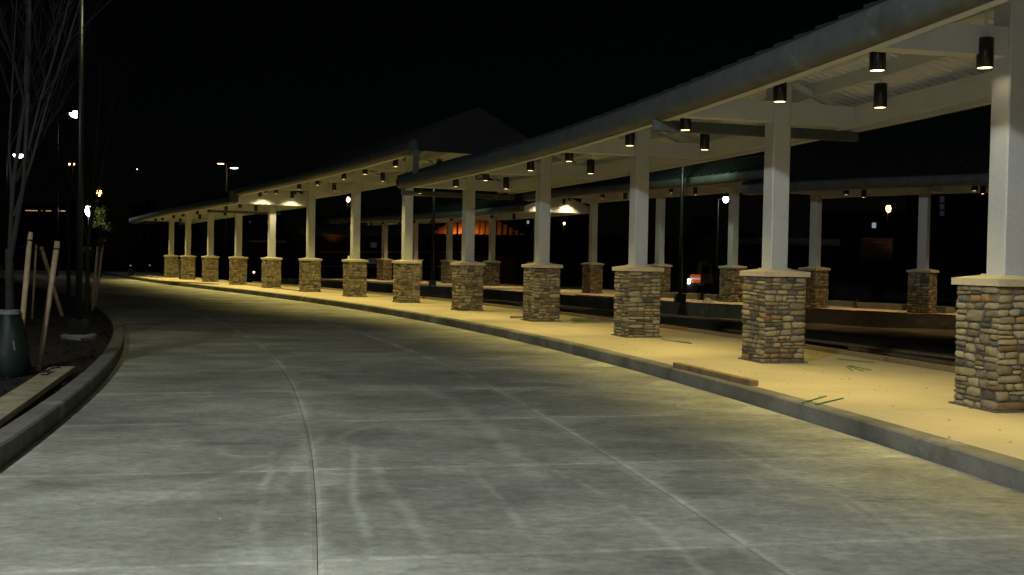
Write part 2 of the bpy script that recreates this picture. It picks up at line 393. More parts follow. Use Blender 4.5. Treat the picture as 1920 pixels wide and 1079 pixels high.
# front walkway: kerb sections and paving slabs
kerb = link('kerb', None, kind='structure')
for i in range(-10, 32):
    s0 = S_OFF + .13 + i * SLAB; gs = .003 / 4.44
    k = MB(); fl_ = lambda s: -.085 * min(1.3, max(0, -s)) ** 1.2
    k.sweep(FR, s0 + gs, s0 + SLAB - gs, lambda s: [(-1.8 + fl_(s), -.44), (-1.63, -.44), (-1.63, 0), (-1.785 + fl_(s), 0), (-1.8 + fl_(s), -.015)], .13)
    k.obj('kerb_section', M['kerb'], kerb)
walk = link('walkway', None, kind='structure')
for i in range(-8, 24):
    s0 = i * .66
    slab(FR, s0, s0 + .66, -1.63, 1.62, 0, .006, 'paving_slab', M['walk'], walk, thick=.3, n=4, mm=3)
wb = MB(); wb.sweep(FR, -5.5, 15.8, [(-1.6, -.45), (1.61, -.45), (1.61, -.012), (-1.6, -.012)], .25).obj('walk_bed', M['base'], walk)

# planting island on the left, its kerb follows the same curve
kl = link('island_kerb', None, kind='structure')
for i in range(-10, 28):
    s0 = S_OFF + .2 + i * SLAB; gs = .003 / 4.44
    k = MB(); k.sweep(FR, s0 + gs, s0 + SLAB - gs, [(-8.57, -.44), (-8.4, -.44), (-8.4, -.015), (-8.415, 0), (-8.57, 0)], .26)
    k.obj('kerb_section', M['kerb_l'], kl)
random.seed(4)
mb = MB(); ns, nl = 190, 26
for i in range(ns + 1):
    for j in range(nl + 1):
        s = -5.4 + 19.5 * i / ns; L = -8.58 - 9.0 * (j / nl) ** 1.4
        mb.v.append(tuple(FR.pos(s, L, -.055 + random.uniform(-.018, .022) + (.10 * (j / nl)))))
for i in range(ns):
    for j in range(nl):
        a = i * (nl + 1) + j; mb.f.append((a, a + nl + 1, a + nl + 2, a + 1))
mb.obj('mulch', M['mulch'], kind='stuff')
# loose mulch chips
random.seed(11); ch = MB()
for _ in range(9000):
    s = random.uniform(-.6, 4.2); L = -8.62 - 3.6 * random.random() ** 1.3
    p = FR.pos(s, L, -.03 + random.uniform(-.01, .02)); l = random.uniform(.015, .05); a = random.uniform(0, 6.28); t = random.uniform(-.4, .4)
    d = Vector((math.cos(a), math.sin(a), t)) * l; e = Vector((-math.sin(a), math.cos(a), random.uniform(-.5, .5))) * l * .3
    ch.add([p - d, p + e, p + d, p - e], [(0, 1, 2, 3)])
ch.obj('mulch_chips', M['mulch'], kind='stuff')

# the excavated bus bay between the two canopies
EDGE = [(16.2, 24.0), (12.07, 28.3), (9.9, 29.9), (8.65, 31.06), (7.1, 33.0), (5.2, 35.0), (3.6, 36.9), (1.9, 39.8), (.43, 42.3), (-1.2, 45.6), (-4.0, 49.0), (-7.0, 52.0), (-10.2, 55.5), (-14, 60)]
lot = MB(); random.seed(8)
nn, mm_ = 150, 60
for i in range(nn + 1):
    for j in range(mm_ + 1):
        s = -3.4 + 15.6 * i / nn; L = 1.66 + 13.5 * j / mm_
        x = 1.1 * math.sin(L * 3.1 + .8 * math.sin(s * 2.2)) * .022 + .03 * math.sin(s * 5 + L * 1.7) * math.sin(s * 1.3)
        lot.v.append(tuple(FR.pos(s, L, LOT_Z + x + random.uniform(-.012, .012))))
for i in range(nn):
    for j in range(mm_):
        a = i * (mm_ + 1) + j; lot.f.append((a, a + 1, a + mm_ + 2, a + mm_ + 1))
lot.obj('lot_ground', M['dirt'], kind='structure')
# far platform under the second canopy
pf = link('platform', None, kind='structure')
def edge_pt(i, off, z):
    a = Vector(EDGE[max(i-1, 0)]); b = Vector(EDGE[min(i+1, len(EDGE)-1)]); t = (b - a).normalized(); n = Vector((t.y, -t.x)); n = n if n.y > 0 else -n
    q = Vector(EDGE[i]) + n * off; return Vector((q.x, q.y, z))
for i in range(len(EDGE) - 1):
    for (o0, o1, z1, nm, m_) in ((0, .18, 0, 'kerb_section', 'kerb'), (.185, 7.5, -.004, 'paving_slab', 'walk')):
        p = [edge_pt(i, o0, 0), edge_pt(i+1, o0, 0), edge_pt(i+1, o1, 0), edge_pt(i, o1, 0)]
        b_ = MB(); b_.add([(q.x, q.y, -.45) for q in p] + [(q.x, q.y, z1) for q in p],
                          [(0,1,2,3),(7,6,5,4),(0,4,5,1),(1,5,6,2),(2,6,7,3),(3,7,4,0)]); b_.obj(nm, M[m_], pf)

# ------------------------------------------------------------------ stone-clad pillars
def stone_shapes(seed, npt=11):
    """list of (verts, faces, tint) for the cladding of one pillar, local frame, base at z=0"""
    rnd = random.Random(seed); out = []
    H = 1.13; CORE = .287; E = .305
    def split(q, dep, leaf):
        # q: corners (l,b),(r,b),(r,t),(l,t)
        w = (q[1][0] + q[2][0] - q[0][0] - q[3][0]) / 2; h = (q[2][1] + q[3][1] - q[0][1] - q[1][1]) / 2
        mh = rnd.choice([.058, .072, .088, .11]); mw = rnd.choice([.14, .18, .23, .28])
        if h > mh * 1.3 and (h / mh > w / mw * .8 or w < .12):
            t = rnd.uniform(.34, .66); t1 = t + rnd.uniform(-.09, .09) * (1 if w < .3 else .45)
            a = (q[0][0] + (q[3][0]-q[0][0])*t, q[0][1] + (q[3][1]-q[0][1])*t)
            b = (q[1][0] + (q[2][0]-q[1][0])*t1, q[1][1] + (q[2][1]-q[1][1])*t1)
            split([q[0], q[1], b, a], dep+1, leaf); split([a, b, q[2], q[3]], dep+1, leaf)
        elif w > mw * 1.2:
            t = rnd.uniform(.34, .66); t1 = t + rnd.uniform(-.07, .07)
            a = (q[0][0] + (q[1][0]-q[0][0])*t, q[0][1] + (q[1][1]-q[0][1])*t)
            b = (q[3][0] + (q[2][0]-q[3][0])*t1, q[3][1] + (q[2][1]-q[3][1])*t1)
            split([q[0], a, b, q[3]], dep+1, leaf); split([a, q[1], q[2], b], dep+1, leaf)
        else: leaf.append(q)
    for face in range(4):
        ang = face * math.pi / 2; ca, sa = math.cos(ang), math.sin(ang)
        def tr(u, d, z): x, y = u, -(CORE + d); return (x*ca - y*sa, x*sa + y*ca, z)
        # irregular courses, each broken up further
        z = 0.0; prev = (0.0, 0.0); leaves = []
        while z < H - .01:
            h = rnd.uniform(.16, .30)
            if H - z - h < .14: h = H - z
            last = H - z - h < .001
            nx = (H, H) if last else (z + h + rnd.uniform(-.02, .02), z + h + rnd.uniform(-.02, .02))
            split([(-E, prev[0]), (E, prev[1]), (E, nx[1]), (-E, nx[0])], 0, leaves)
            prev = nx; z += h
        for q in leaves:
            cx = sum(p[0] for p in q) / 4; cz = sum(p[1] for p in q) / 4
            w_ = q[1][0] - q[0][0]; h_ = q[3][1] - q[0][1]
            jt = .0035; kx = max(.5, 1 - 2*jt/max(w_, .03)); kz = max(.5, 1 - 2*jt/max(h_, .02))
            q = [(cx + (p[0]-cx)*kx, cz + (p[1]-cz)*kz) for p in q]
            e = rnd.uniform(4.5, 14.0); t = rnd.uniform(.012, .032)
            base = []
            for k in range(npt):
                th = 2 * math.pi * (k + .5) / npt + rnd.uniform(-.12, .12)
                c_, s_ = math.cos(th), math.sin(th)
                mx = (abs(c_) ** e + abs(s_) ** e) ** (-1 / e)
                a = (c_ * mx + 1) / 2; b = (s_ * mx + 1) / 2
                jit = 1 - rnd.uniform(0, .15)
                pu = (q[0][0]*(1-a) + q[1][0]*a)*(1-b) + (q[3][0]*(1-a) + q[2][0]*a)*b
                pz = (q[0][1]*(1-a) + q[1][1]*a)*(1-b) + (q[3][1]*(1-a) + q[2][1]*a)*b
                base.append((cx + (pu - cx) * jit, cz + (pz - cz) * jit))
            V = [tr(p[0], -.012, p[1]) for p in base]
            V += [tr(p[0], t * .62 + rnd.uniform(-.004, .004), p[1]) for p in base]
            ins = rnd.uniform(.80, .93); tx, tz = rnd.uniform(-.05, .05), rnd.uniform(-.06, .06)
            V += [tr(cx + (p[0]-cx)*ins, t + (p[0]-cx)*tx + (p[1]-cz)*tz + rnd.uniform(-.003, .003), cz + (p[1]-cz)*ins) for p in base]
            V.append(tr(cx + rnd.uniform(-.01, .01), t * 1.02, cz)); Fc = []
            for k in range(npt):
                k2 = (k+1) % npt
                Fc.append((k, k2, npt+k2, npt+k)); Fc.append((npt+k, npt+k2, 2*npt+k2, 2*npt+k)); Fc.append((2*npt+k, 2*npt+k2, 3*npt))
            out.append((V, Fc, rnd.random()))
    return out
def stone_mesh(items):
    vs = []; fs = []; tv = []
    for V, Fc, t in items:
        o = len(vs); vs += V; fs += [tuple(i + o for i in f) for f in Fc]; tv += [t] * len(V)
    me = bpy.data.meshes.new('stone'); me.from_pydata(vs, [], fs); me.update(); me.materials.append(M['stone'])
    me.polygons.foreach_set('use_smooth', [True] * len(fs))
    a = me.attributes.new('tint', 'FLOAT', 'POINT'); a.data.foreach_set('value', tv)
    return me
near_sets = [[stone_mesh([it]) for it in stone_shapes(s)] for s in (3, 8, 21)]
far_sets = [stone_mesh(stone_shapes(s, 8)) for s in (5, 13)]
core_me = MB().box(-.290, .290, -.290, .290, -.02, 1.13).mesh('mortar_core', M['mortar'])
plinth_me = MB().box(-.335, .335, -.335, .335, -.01, .016).mesh('plinth', M['mortar'])
def cap_mesh(x0, x1):
    m_ = MB(); b = .338; i = .14
    zb, zt, zp = 1.135, 1.2, 1.235
    # half cap with a weathered (sloping) top
    o0 = x0 if x0 > -.01 else x0; 
    vs = [(x0,-b,zb),(x1,-b,zb),(x1,b,zb),(x0,b,zb),(x0,-b,zt),(x1,-b,zt),(x1,b,zt),(x0,b,zt)]
    xi0 = max(x0, -i); xi1 = min(x1, i)
    vs += [(xi0,-i,zp),(xi1,-i,zp),(xi1,i,zp),(xi0,i,zp)]
    fs = [(0,3,2,1),(0,1,5,4),(1,2,6,5),(2,3,7,6),(3,0,4,7),(4,5,9,8),(5,6,10,9),(6,7,11,10),(7,4,8,11),(8,9,10,11)]
    return m_.add(vs, fs).mesh('cap_stone', M['cap'])
caps = [cap_mesh(-.338, -.002), cap_mesh(.002, .338)]
def post_mesh(top):
    m_ = MB(); h = .127; c = .012
    pr = [(-h+c,-h),(h-c,-h),(h,-h+c),(h,h-c),(h-c,h),(-h+c,h),(-h,h-c),(-h,-h+c)]
    vs = [(x, y, 1.235) for x, y in pr] + [(x, y, top) for x, y in pr]
    fs = [(k, (k+1) % 8, 8 + (k+1) % 8, 8 + k) for k in range(8)] + [tuple(range(8, 16))]
    m_.add(vs, fs)
    return m_.mesh('post', M['paint'])
def pillar(row, s, top, label, group, near, k):
    P = row.pos(s, 0, 0)
    t = thing('canopy_pillar', label, 'pillar', P, row.rot(s), group)
    link('mortar_core', core_me, t); link('plinth', plinth_me, t)
    rz = (k % 4) * math.pi / 2
    if near:
        for me in near_sets[k % 3]: link('stone', me, t, rot=rz)
    else:
        link('stone_cladding', far_sets[k % 2], t, rot=rz, kind='stuff')
    for me in caps: link('cap_stone', me, t)
    link('post', post_mesh(top), t)
    bp = MB()
    bp.box(-.155, .155, -.155, .155, 1.225, 1.243); bp.obj('base_plate', M['paint'], t)
    return t

# ------------------------------------------------------------------ canopies
def zf1(s): return 3.235 - .050 * max(s, -.5)
def zf2(s): return 3.88 - .073 * (s - 3.9)
def zf3(s): return 3.30 - .062 * (s - 7.9)
def zb1(s): return 3.43
def zb2(s): return 3.86 - .02 * (s - 1.2)
def zb3(s): return 3.36 - .03 * (s - 4.6)

def canopy(row, s0, s1, zf, label, group, cols, rise=.85, gables=(False, False), unit=4.44, gable_mat=('roof', 'roof'), half=1.62, seams=True, corr=.155):
    t = thing('bus_canopy', label, 'canopy', row.pos((s0+s1)/2, 0, 0)*0, 0, group)
    add = lambda mb, nm, m_, sm=False, **k: mb.obj(nm, M[m_], t, sm, **k)
    # half-round gutters
    prof = [(-.02,.0),(.06,.008),(.115,.04),(.15,.10),(.158,.17),(.148,.24),(.12,.285),(.10,.29),(.085,.275),(-.02,.25)]
    for sg in (-1, 1):
        g_ = MB(); g_.sweep(row, s0, s1, lambda s: [(sg*(1.53+a), zf(s)+z) for a, z in (prof if sg > 0 else prof[::-1])], .12)
        add(g_, 'gutter', 'gutter', True)
        e = MB(); e.sweep(row, s0+.01, s1-.01, lambda s: [(sg*1.40, zf(s)-.004), (sg*1.505, zf(s)-.004), (sg*1.505, zf(s)+.26), (sg*1.40, zf(s)+.26)][::sg], .2)
        add(e, 'edge_beam', 'paint')
        i_ = MB(); i_.sweep(row, s0+.012, s1-.012, lambda s: [(sg*1.10, zf(s)), (sg*1.20, zf(s)), (sg*1.20, zf(s)+.265), (sg*1.10, zf(s)+.265)][::sg], .2)
        if sg > 0: add(i_, 'edge_beam', 'paint')
        p = MB(); p.sweep(row, s0+.014, s1-.014, lambda s: [(sg*.49, zf(s)+.37), (sg*.57, zf(s)+.37), (sg*.57, zf(s)+.545), (sg*.49, zf(s)+.545)][::sg], .2)
        add(p, 'purlin', 'paint')
        # corrugated deck, ribs run from ridge to eave
        d = MB(); n = int((s1 - s0) * unit / corr)
        vs = []; fs = []
        pat = ((0, 0), (.36, 0), (.44, .036), (.92, .036))
        ss = [(s0 + (s1-s0) * (i + a) / n, z) for i in range(n) for a, z in pat] + [(s1, 0)]
        for s, dz in ss:
            for L in (.0, 1.46):
                vs.append(row.pos(s, sg*L, zf(s) + .665 - .255*L + dz))
        for i in range(len(ss)-1): fs.append((2*i, 2*i+1, 2*i+3, 2*i+2)[::sg])
        d.add(vs, fs); add(d, 'deck', 'deck')
        # roof skin and seams
        r = MB(); r.sweep(row, s0-.004, s1+.004, lambda s: [(0, zf(s)+rise-.04), (sg*half, zf(s)+.265), (sg*half, zf(s)+.295), (0, zf(s)+rise)][::sg], .2)
        add(r, 'roof_skin', 'roof')
        if seams:
            sm = MB(); ns_ = int((s1-s0)*unit/.42)
            for i in range(ns_+1):
                s = s0 + (s1-s0)*i/ns_
                a = row.pos(s, sg*.02, zf(s)+rise+.018); b = row.pos(s, sg*(half+.02), zf(s)+.312)
                sm.bar(a, b, .022, .05)
            add(sm, 'roof_seams', 'roof', kind='stuff')
    rd = MB(); rd.sweep(row, s0-.006, s1+.006, lambda s: [(-.1, zf(s)+rise-.02), (.1, zf(s)+rise-.02), (.0, zf(s)+rise+.045)], .2); add(rd, 'ridge_cap', 'roof')
    rg = MB(); rg.sweep(row, s0+.016, s1-.016, lambda s: [(-.05, zf(s)+.50), (.05, zf(s)+.50), (.05, zf(s)+.655), (-.05, zf(s)+.655)], .2); add(rg, 'ridge_beam', 'paint')
    for c in cols:
        z = zf(c); hw = .095
        for (La, Lb) in ((-1.40, -.128), (.128, 1.10)):
            P, T, N = row.at(c)
            b_ = MB(); q = [row.pos(c, La, z), row.pos(c, Lb, z)]; tv = Vector((T.x, T.y, 0)) * hw
            b_.add([q[0]-tv, q[1]-tv, q[1]+tv, q[0]+tv] + [v + Vector((0,0,.262)) for v in (q[0]-tv, q[1]-tv, q[1]+tv, q[0]+tv)],
                   [(0,3,2,1),(4,5,6,7),(0,1,5,4),(1,2,6,5),(2,3,7,6),(3,0,4,7)])
            add(b_, 'cross_beam', 'paint')
        for sg in (-1, 1):
            b_ = MB(); b_.bar(row.pos(c, sg*.13, z+.55), row.pos(c, sg*.76, z+.30), .06, .07); add(b_, 'brace', 'paint')
    for s, on, gm, far in ((s0, gables[0], gable_mat[0], 0), (s1, gables[1], gable_mat[1], 1)):
        if not on: continue
        z = zf(s); P, T, N = row.at(s); tt = Vector((T.x, T.y, 0)) * (.04 if far else -.04)
        pts = [(-1.55, 0), (1.55, 0), (1.55, .31), (0, rise-.02), (-1.55, .31)]
        A = [row.pos(s, a, z+b) for a, b in pts]; B = [v + tt for v in A]
        b_ = MB(); b_.add(A + B, [(0,1,2,3,4), (9,8,7,6,5)] + [(k, (k+1) % 5, 5+(k+1) % 5, 5+k) for k in range(5)])
        add(b_, 'gable_panel', gm)
        if gm != 'roof':    # dark flashing above a painted end beam
            f_ = MB(); A2 = [row.pos(s, a, z+b) + tt for a, b in ((-1.62, .30), (0, rise), (0, rise-.09), (-1.62, .21))]
            f_.add(A2 + [v + tt for v in A2], [(0,1,2,3), (7,6,5,4), (0,4,5,1), (2,6,7,3)]); add(f_, 'flashing', 'roof')
    return t

canopy(FR, -3.2, 4.17, zf1, 'nearest gabled walkway canopy with rounded green gutter and cream steel frame', 'canopies over the front walkway', [-2, -1, 0, 1, 2, 3, 4], rise=.84, gables=(True, False))
canopy(FR, 3.88, 7.9, zf2, 'raised middle canopy whose dark gable peak rises above the lower roofs', 'canopies over the front walkway', [5, 6, 7], rise=1.12, gables=(True, False))
canopy(FR, 7.9, 12.9, zf3, 'lowest canopy at the far left end of the walkway', 'canopies over the front walkway', [8, 9, 10, 11, 12], rise=.84, gables=(True, True), gable_mat=('paint', 'roof'))
canopy(BK, -1.6, 1.38, zb1, 'rear canopy across the bus bay at right with dark green sloping roof', 'canopies over the rear platform', [-1, 0, 1], rise=.95, gables=(True, True), unit=3.9)
canopy(BK, 1.12, 4.62, zb2, 'higher rear canopy across the bay with the lit green gutter', 'canopies over the rear platform', [2, 3, 4], rise=.95, gables=(True, False), unit=4.1)
canopy(BK, 4.64, 10.2, zb3, 'lower rear canopy at left with lamp pools on its cream end beam', 'canopies over the rear platform', [5, 6, 7, 8, 9], rise=.9, gables=(True, True), gable_mat=('paint', 'roof'), unit=4.1)

ORD = ['nearest', 'second', 'third', 'fourth', 'fifth', 'sixth', 'seventh', 'eighth', 'ninth', 'tenth', 'eleventh', 'twelfth', 'thirteenth']
for k in range(13):
    zf = zf1 if k <= 4 else zf2 if k <= 7 else zf3
    lab = {0: 'nearest stone-clad cream pillar, cut off by the right edge', 12: 'farthest stone-clad pillar at the left end of the front row',
           11: 'pillar beside the dark bin, second from the left end of the front row'}.get(k, ORD[k] + ' stone-clad cream pillar from the right in the front row')
    pillar(FR, k, zf(k) + .62, lab, 'stone pillars along the front walkway', k < 6, k)
for k in (-1, -2):
    pillar(FR, k, zf1(k) + .62, 'stone-clad pillar beside the viewer, outside the picture on the right' if k == -1 else 'stone-clad pillar behind the viewer at the walkway', 'stone pillars along the front walkway', False, k + 4)
BL = ['rightmost stone-clad pillar of the rear row, right of the red sign', 'rear pillar just left of the red sign, behind the second pillar', 'rear pillar beside the white street light across the bay', 'rear pillar half hidden behind the third front pillar',
      'rear pillar between the third and fourth front pillars', 'rear pillar hidden behind the fourth front pillar', 'rear pillar just right of the fifth front pillar', 'rear pillar just left of the fifth front pillar',
      'rear pillar tucked behind the sixth front pillar', 'leftmost rear pillar, between the sixth and seventh front pillars']
for k in range(10):
    zf = zb1 if k <= 1 else zb2 if k <= 4 else zb3
    pillar(BK, k, zf(k) + .62, BL[k], 'stone pillars along the rear platform', False, k + 1)

# ------------------------------------------------------------------ downlights
hou = MB(); hou.lathe([(.0, .275), (.06, .275), (.073, .268), (.0735, .0), (.068, .0), (.066, .02)], 22)
hou_me = hou.mesh('housing', M['black'], True)
ref_me = MB().lathe([(.066, .006), (.045, .03), (.022, .04)], 20).mesh('reflector', M['reflector'], True)
bul_me = MB().lathe([(.022, .038), (.024, .026), (.016, .016), (.0, .012)], 12).mesh('bulb', M['lampglow'], True)
spot_d = bpy.data.lights.new('downlight_spot', 'SPOT'); spot_d.energy = DOWN_W; spot_d.color = DOWN_COL
spot_d.spot_size = R(84); spot_d.spot_blend = 1.0; spot_d.shadow_soft_size = .05
spot_far = spot_d.copy(); spot_far.name = 'downlight_spot_far'; spot_far.spot_size = R(112); spot_far.spot_blend = .9; spot_far.energy = DOWN_W * 1.35
spot_mid = spot_d.copy(); spot_mid.name = 'downlight_spot_mid'; spot_mid.spot_size = R(108); spot_mid.spot_blend = .95; spot_mid.energy = DOWN_W
spot_b = bpy.data.lights.new('downlight_spot_rear', 'SPOT'); spot_b.energy = DOWN_W * 1.0; spot_b.color = (1.0, .66, .27)
spot_b.spot_size = R(84); spot_b.spot_blend = 1.0; spot_b.shadow_soft_size = .05
spot_n = bpy.data.lights.new('downlight_spot_shielded', 'SPOT'); spot_n.energy = 22; spot_n.color = DOWN_COL
spot_n.spot_size = R(60); spot_n.spot_blend = 1.0; spot_n.shadow_soft_size = .05
spot_w = bpy.data.lights.new('downlight_spot_wide', 'SPOT'); spot_w.energy = 95; spot_w.color = (1, .80, .38)
spot_w.spot_size = R(125); spot_w.spot_blend = .5; spot_w.shadow_soft_size = .04
def downlight(row, s, L, zf, label, group, ld=spot_d, dz=-.125):
    z = zf(s) + dz
    t = thing('downlight', label, 'downlight', row.pos(s, L, z), row.rot(s), group)
    link('housing', hou_me, t); link('reflector', ref_me, t); link('bulb', bul_me, t)
    top = .67 - .225*abs(L) - dz
    rod_ = MB(); rod_.tube([(0, 0, .273), (0, 0, top)], .012, 8); rod_.obj('rod', M['rod'], t)
    lo = bpy.data.objects.new('spot', ld); C.objects.link(lo); lo.parent = t; lo.location = (0, 0, .004)
def between(k): 
    if k < 0: return 'right of the nearest front pillar'
    return 'between the %s and %s front pillars' % (ORD[k], ORD[k+1])
GF = 'black cylinder downlights under the front canopies'
for k in range(-2, 13):
    z = zf1 if k < 4 else zf2 if k < 8 else zf3
    if k >= 0: downlight(FR, k + .07, -1.2, z if k != 4 else zf1, 'black cylinder downlight at the gutter beside the %s front pillar' % ORD[k], GF, spot_far if k > 4 else spot_d)
    if k < 12 and k >= -1:
        zz = zf1 if k + .5 < 4.17 else zf2 if k + .5 < 7.9 else zf3
        downlight(FR, k + .5, -1.2, zz, 'black cylinder downlight at the gutter edge ' + between(k), GF, spot_far if k > 3 else spot_d)
        downlight(FR, k + .5, .05, zz, 'black cylinder downlight hanging mid-roof ' + between(k), GF, spot_far if k > 3 else spot_mid)
downlight(FR, -.02, -.36, zf1, 'black cylinder downlight close against the nearest pillar under its cross beam', GF, spot_n)
for L, w_ in ((-.55, 'left'), (.62, 'right')):
    downlight(FR, 7.80, L, zf2, 'downlight washing the cream end beam of the low canopy, %s one' % w_, GF, spot_w, dz=.12)
GB = 'black cylinder downlights under the rear canopies'
for k in range(-1, 10):
    z = zb1 if k + .5 < 1.38 else zb2 if k + .5 < 4.62 else zb3
    downlight(BK, k + .5, -1.15, z, 'downlight at the bay side of the rear canopy, by its pillar number %s from right' % (ORD[k+1] if k > -1 else 'one'), GB, spot_b)
    if k % 1 == 0: downlight(BK, k + .55, .1, z, 'downlight mid-roof of the rear canopy, near pillar %s from right' % (ORD[k+1] if k > -1 else 'one'), GB, spot_b)
for L, w_ in ((-.75, 'left'), (.45, 'right')):
    downlight(BK, 4.58, L, zb2, 'rear downlight washing the cream end beam, %s one' % w_, GB, spot_w, dz=.05)

# cross gutters and end posts where canopy sections meet
def crossgutter(s, La, Lb, z0, z1, label, drop=True):
    t = thing('cross_gutter', label, 'gutter', (0, 0, 0), 0, 'gutters crossing under the canopy joints')
    a = FR.pos(s, La, z0); b = FR.pos(s, -.135, z0); c = FR.pos(s, .135, z0); d = FR.pos(s, Lb, z0)
    for p, q in ((a, d),):
        m_ = MB(); m_.bar(p + Vector((0,0,(z1-z0)/2)), q + Vector((0,0,(z1-z0)/2)), .11, z1 - z0); m_.obj('channel', M['gutter'], t)
    if drop:
        m_ = MB(); m_.bar(a + Vector((0,0,.0)), a + Vector((0,0,.30)), .10, .10); m_.obj('outlet', M['gutter'], t)
crossgutter(1.10, -1.56, 1.50, 3.05, 3.19, 'green box gutter crossing behind the second pillar under the roof')
crossgutter(4.12, -1.56, 1.50, 2.86, 2.98, 'green box gutter under the end of the nearest canopy')
crossgutter(8.75, -1.56, 1.50, 3.06, 3.16, 'green box gutter under the lowest canopy at left', False)
t = thing('downspout', 'dark square downspout between the raised canopy and the roof below', 'downspout')
m_ = MB(); m_.bar(FR.pos(3.885, -1.60, 3.30), FR.pos(3.885, -1.60, 3.89), .13, .13); m_.obj('pipe', M['gutter'], t)
m_ = MB(); m_.bar(FR.pos(3.885, -1.60, 3.80), FR.pos(3.885, -1.60, 3.90), .17, .17); m_.obj('head', M['gutter'], t)
t = thing('downspout', 'dark square gutter box at the far end of the raised canopy', 'downspout')
m_ = MB(); m_.bar(FR.pos(7.93, -1.60, 3.34), FR.pos(7.93, -1.60, 3.78), .34, .30); m_.obj('pipe', M['gutter'], t)

# ------------------------------------------------------------------ street lamps
def lamp_post(name, label, loc, h, arm, col, watt, glow, pole_r=.055, head=(.55, .26, .10), lens=.06, soft=.12, group=None, aim=None, cone=140, base=True, plinth=False, mat_pole='black'):
    t = thing(name, label, 'street lamp', loc, 0, group)
    p = MB(); p.tube([(0, 0, 0), (0, 0, h*.5), (0, 0, h)], [pole_r, pole_r*.85, pole_r*.6], 12); p.obj('pole', M[mat_pole], t, True)
    hx, hy = arm
    if abs(hx) + abs(hy) > .05:
        a = MB(); a.tube([(0, 0, h-.12), (hx*.5, hy*.5, h+.02), (hx, hy, h+.04)], .028, 8); a.obj('arm', M[mat_pole], t, True)
    b = MB(); ang = math.atan2(hy, hx) if abs(hx)+abs(hy) > .05 else 0
    l_, w_, t_ = head; ca, sa = math.cos(ang), math.sin(ang)
    def rr(x, y, z): return (hx + x*ca - y*sa, hy + x*sa + y*ca, h + z)
    t_ = min(t_, .12)
    top = [rr(-l_/2*.8, -w_/2*.7, t_), rr(l_/2*.8, -w_/2*.7, t_), rr(l_/2*.8, w_/2*.7, t_), rr(-l_/2*.8, w_/2*.7, t_)]
    bot = [rr(-l_/2, -w_/2, 0), rr(l_/2, -w_/2, 0), rr(l_/2, w_/2, 0), rr(-l_/2, w_/2, 0)]
    b.add(bot + top, [(0,3,2,1),(4,5,6,7),(0,1,5,4),(1,2,6,5),(2,3,7,6),(3,0,4,7)]); b.obj('head', M['black'], t)
    lz = MB(); lz.add([rr(-l_/2*.86, -w_/2*.8, -.004), rr(l_/2*.86, -w_/2*.8, -.004), rr(l_/2*.86, w_/2*.8, -.004), rr(-l_/2*.86, w_/2*.8, -.004)] +
                      [rr(-l_/2*.6, -w_/2*.5, -lens), rr(l_/2*.6, -w_/2*.5, -lens), rr(l_/2*.6, w_/2*.5, -lens), rr(-l_/2*.6, w_/2*.5, -lens)],
                      [(4,7,6,5),(0,1,5,4),(1,2,6,5),(2,3,7,6),(3,0,4,7)])
    if lens > .09:
        lz = MB(); nb = 16; prof_ = [(1, 0), (.96, -.3), (.80, -.62), (.5, -.88), (.0, -1)]
        for r_, z_ in [(.75, .45), (.95, .2)] + prof_:
            for k in range(nb):
                a_ = 2*math.pi*k/nb; lz.v.append(rr(math.cos(a_)*r_*l_/2, math.sin(a_)*r_*w_/2, z_*lens*.9))
        for i in range(6):
            for k in range(nb): lz.f.append((i*nb+k, (i+1)*nb+k, (i+1)*nb+(k+1) % nb, i*nb+(k+1) % nb))
    lz.obj('lens', M[glow], t, lens > .09)
    if base:
        q = MB(); q.box(-pole_r*2.2, pole_r*2.2, -pole_r*2.2, pole_r*2.2, 0, .28); q.obj('base_cover', M['black'], t)
    if plinth:
        q = MB(); q.lathe([(.27, -.1), (.27, .045), (.25, .06), (0, .06)], 24); q.obj('plinth', M['kerb'], t)
    if watt > 0:
        ld = bpy.data.lights.new('street_lamp_light', 'SPOT'); ld.energy = watt; ld.color = col; ld.spot_size = R(cone); ld.spot_blend = .9 if soft > .2 else .6; ld.shadow_soft_size = soft
        lo = bpy.data.objects.new('street_lamp_light', ld); C.objects.link(lo); lo.parent = t; lo.location = rr(0, 0, -.09)
        if aim is not None:
            dv = Vector(aim) - (Vector(loc) + Vector(rr(0, 0, -.09))); lo.rotation_euler = dv.to_track_quat('-Z', 'Y').to_euler()
    return t
p0 = gp(148, 634, -.03)
lamp_post('street_lamp', 'tall black street lamp on a concrete footing in the planting island', (p0.x, p0.y, -.03), 6.1, (.95, .1), LAMP_LEFT_COL, LAMP_LEFT_W, 'white_glow', plinth=True, cone=150)
pb = FR.pos(-2.0, -12.3, -.03)
lamp_post('street_lamp', 'street lamp at the island edge behind the viewer', pb, 8.0, (.9, .3), LAMP_BEHIND_COL, LAMP_BEHIND_W, 'white_glow', cone=138, aim=(5.5, 10.0, -.1), soft=.35)
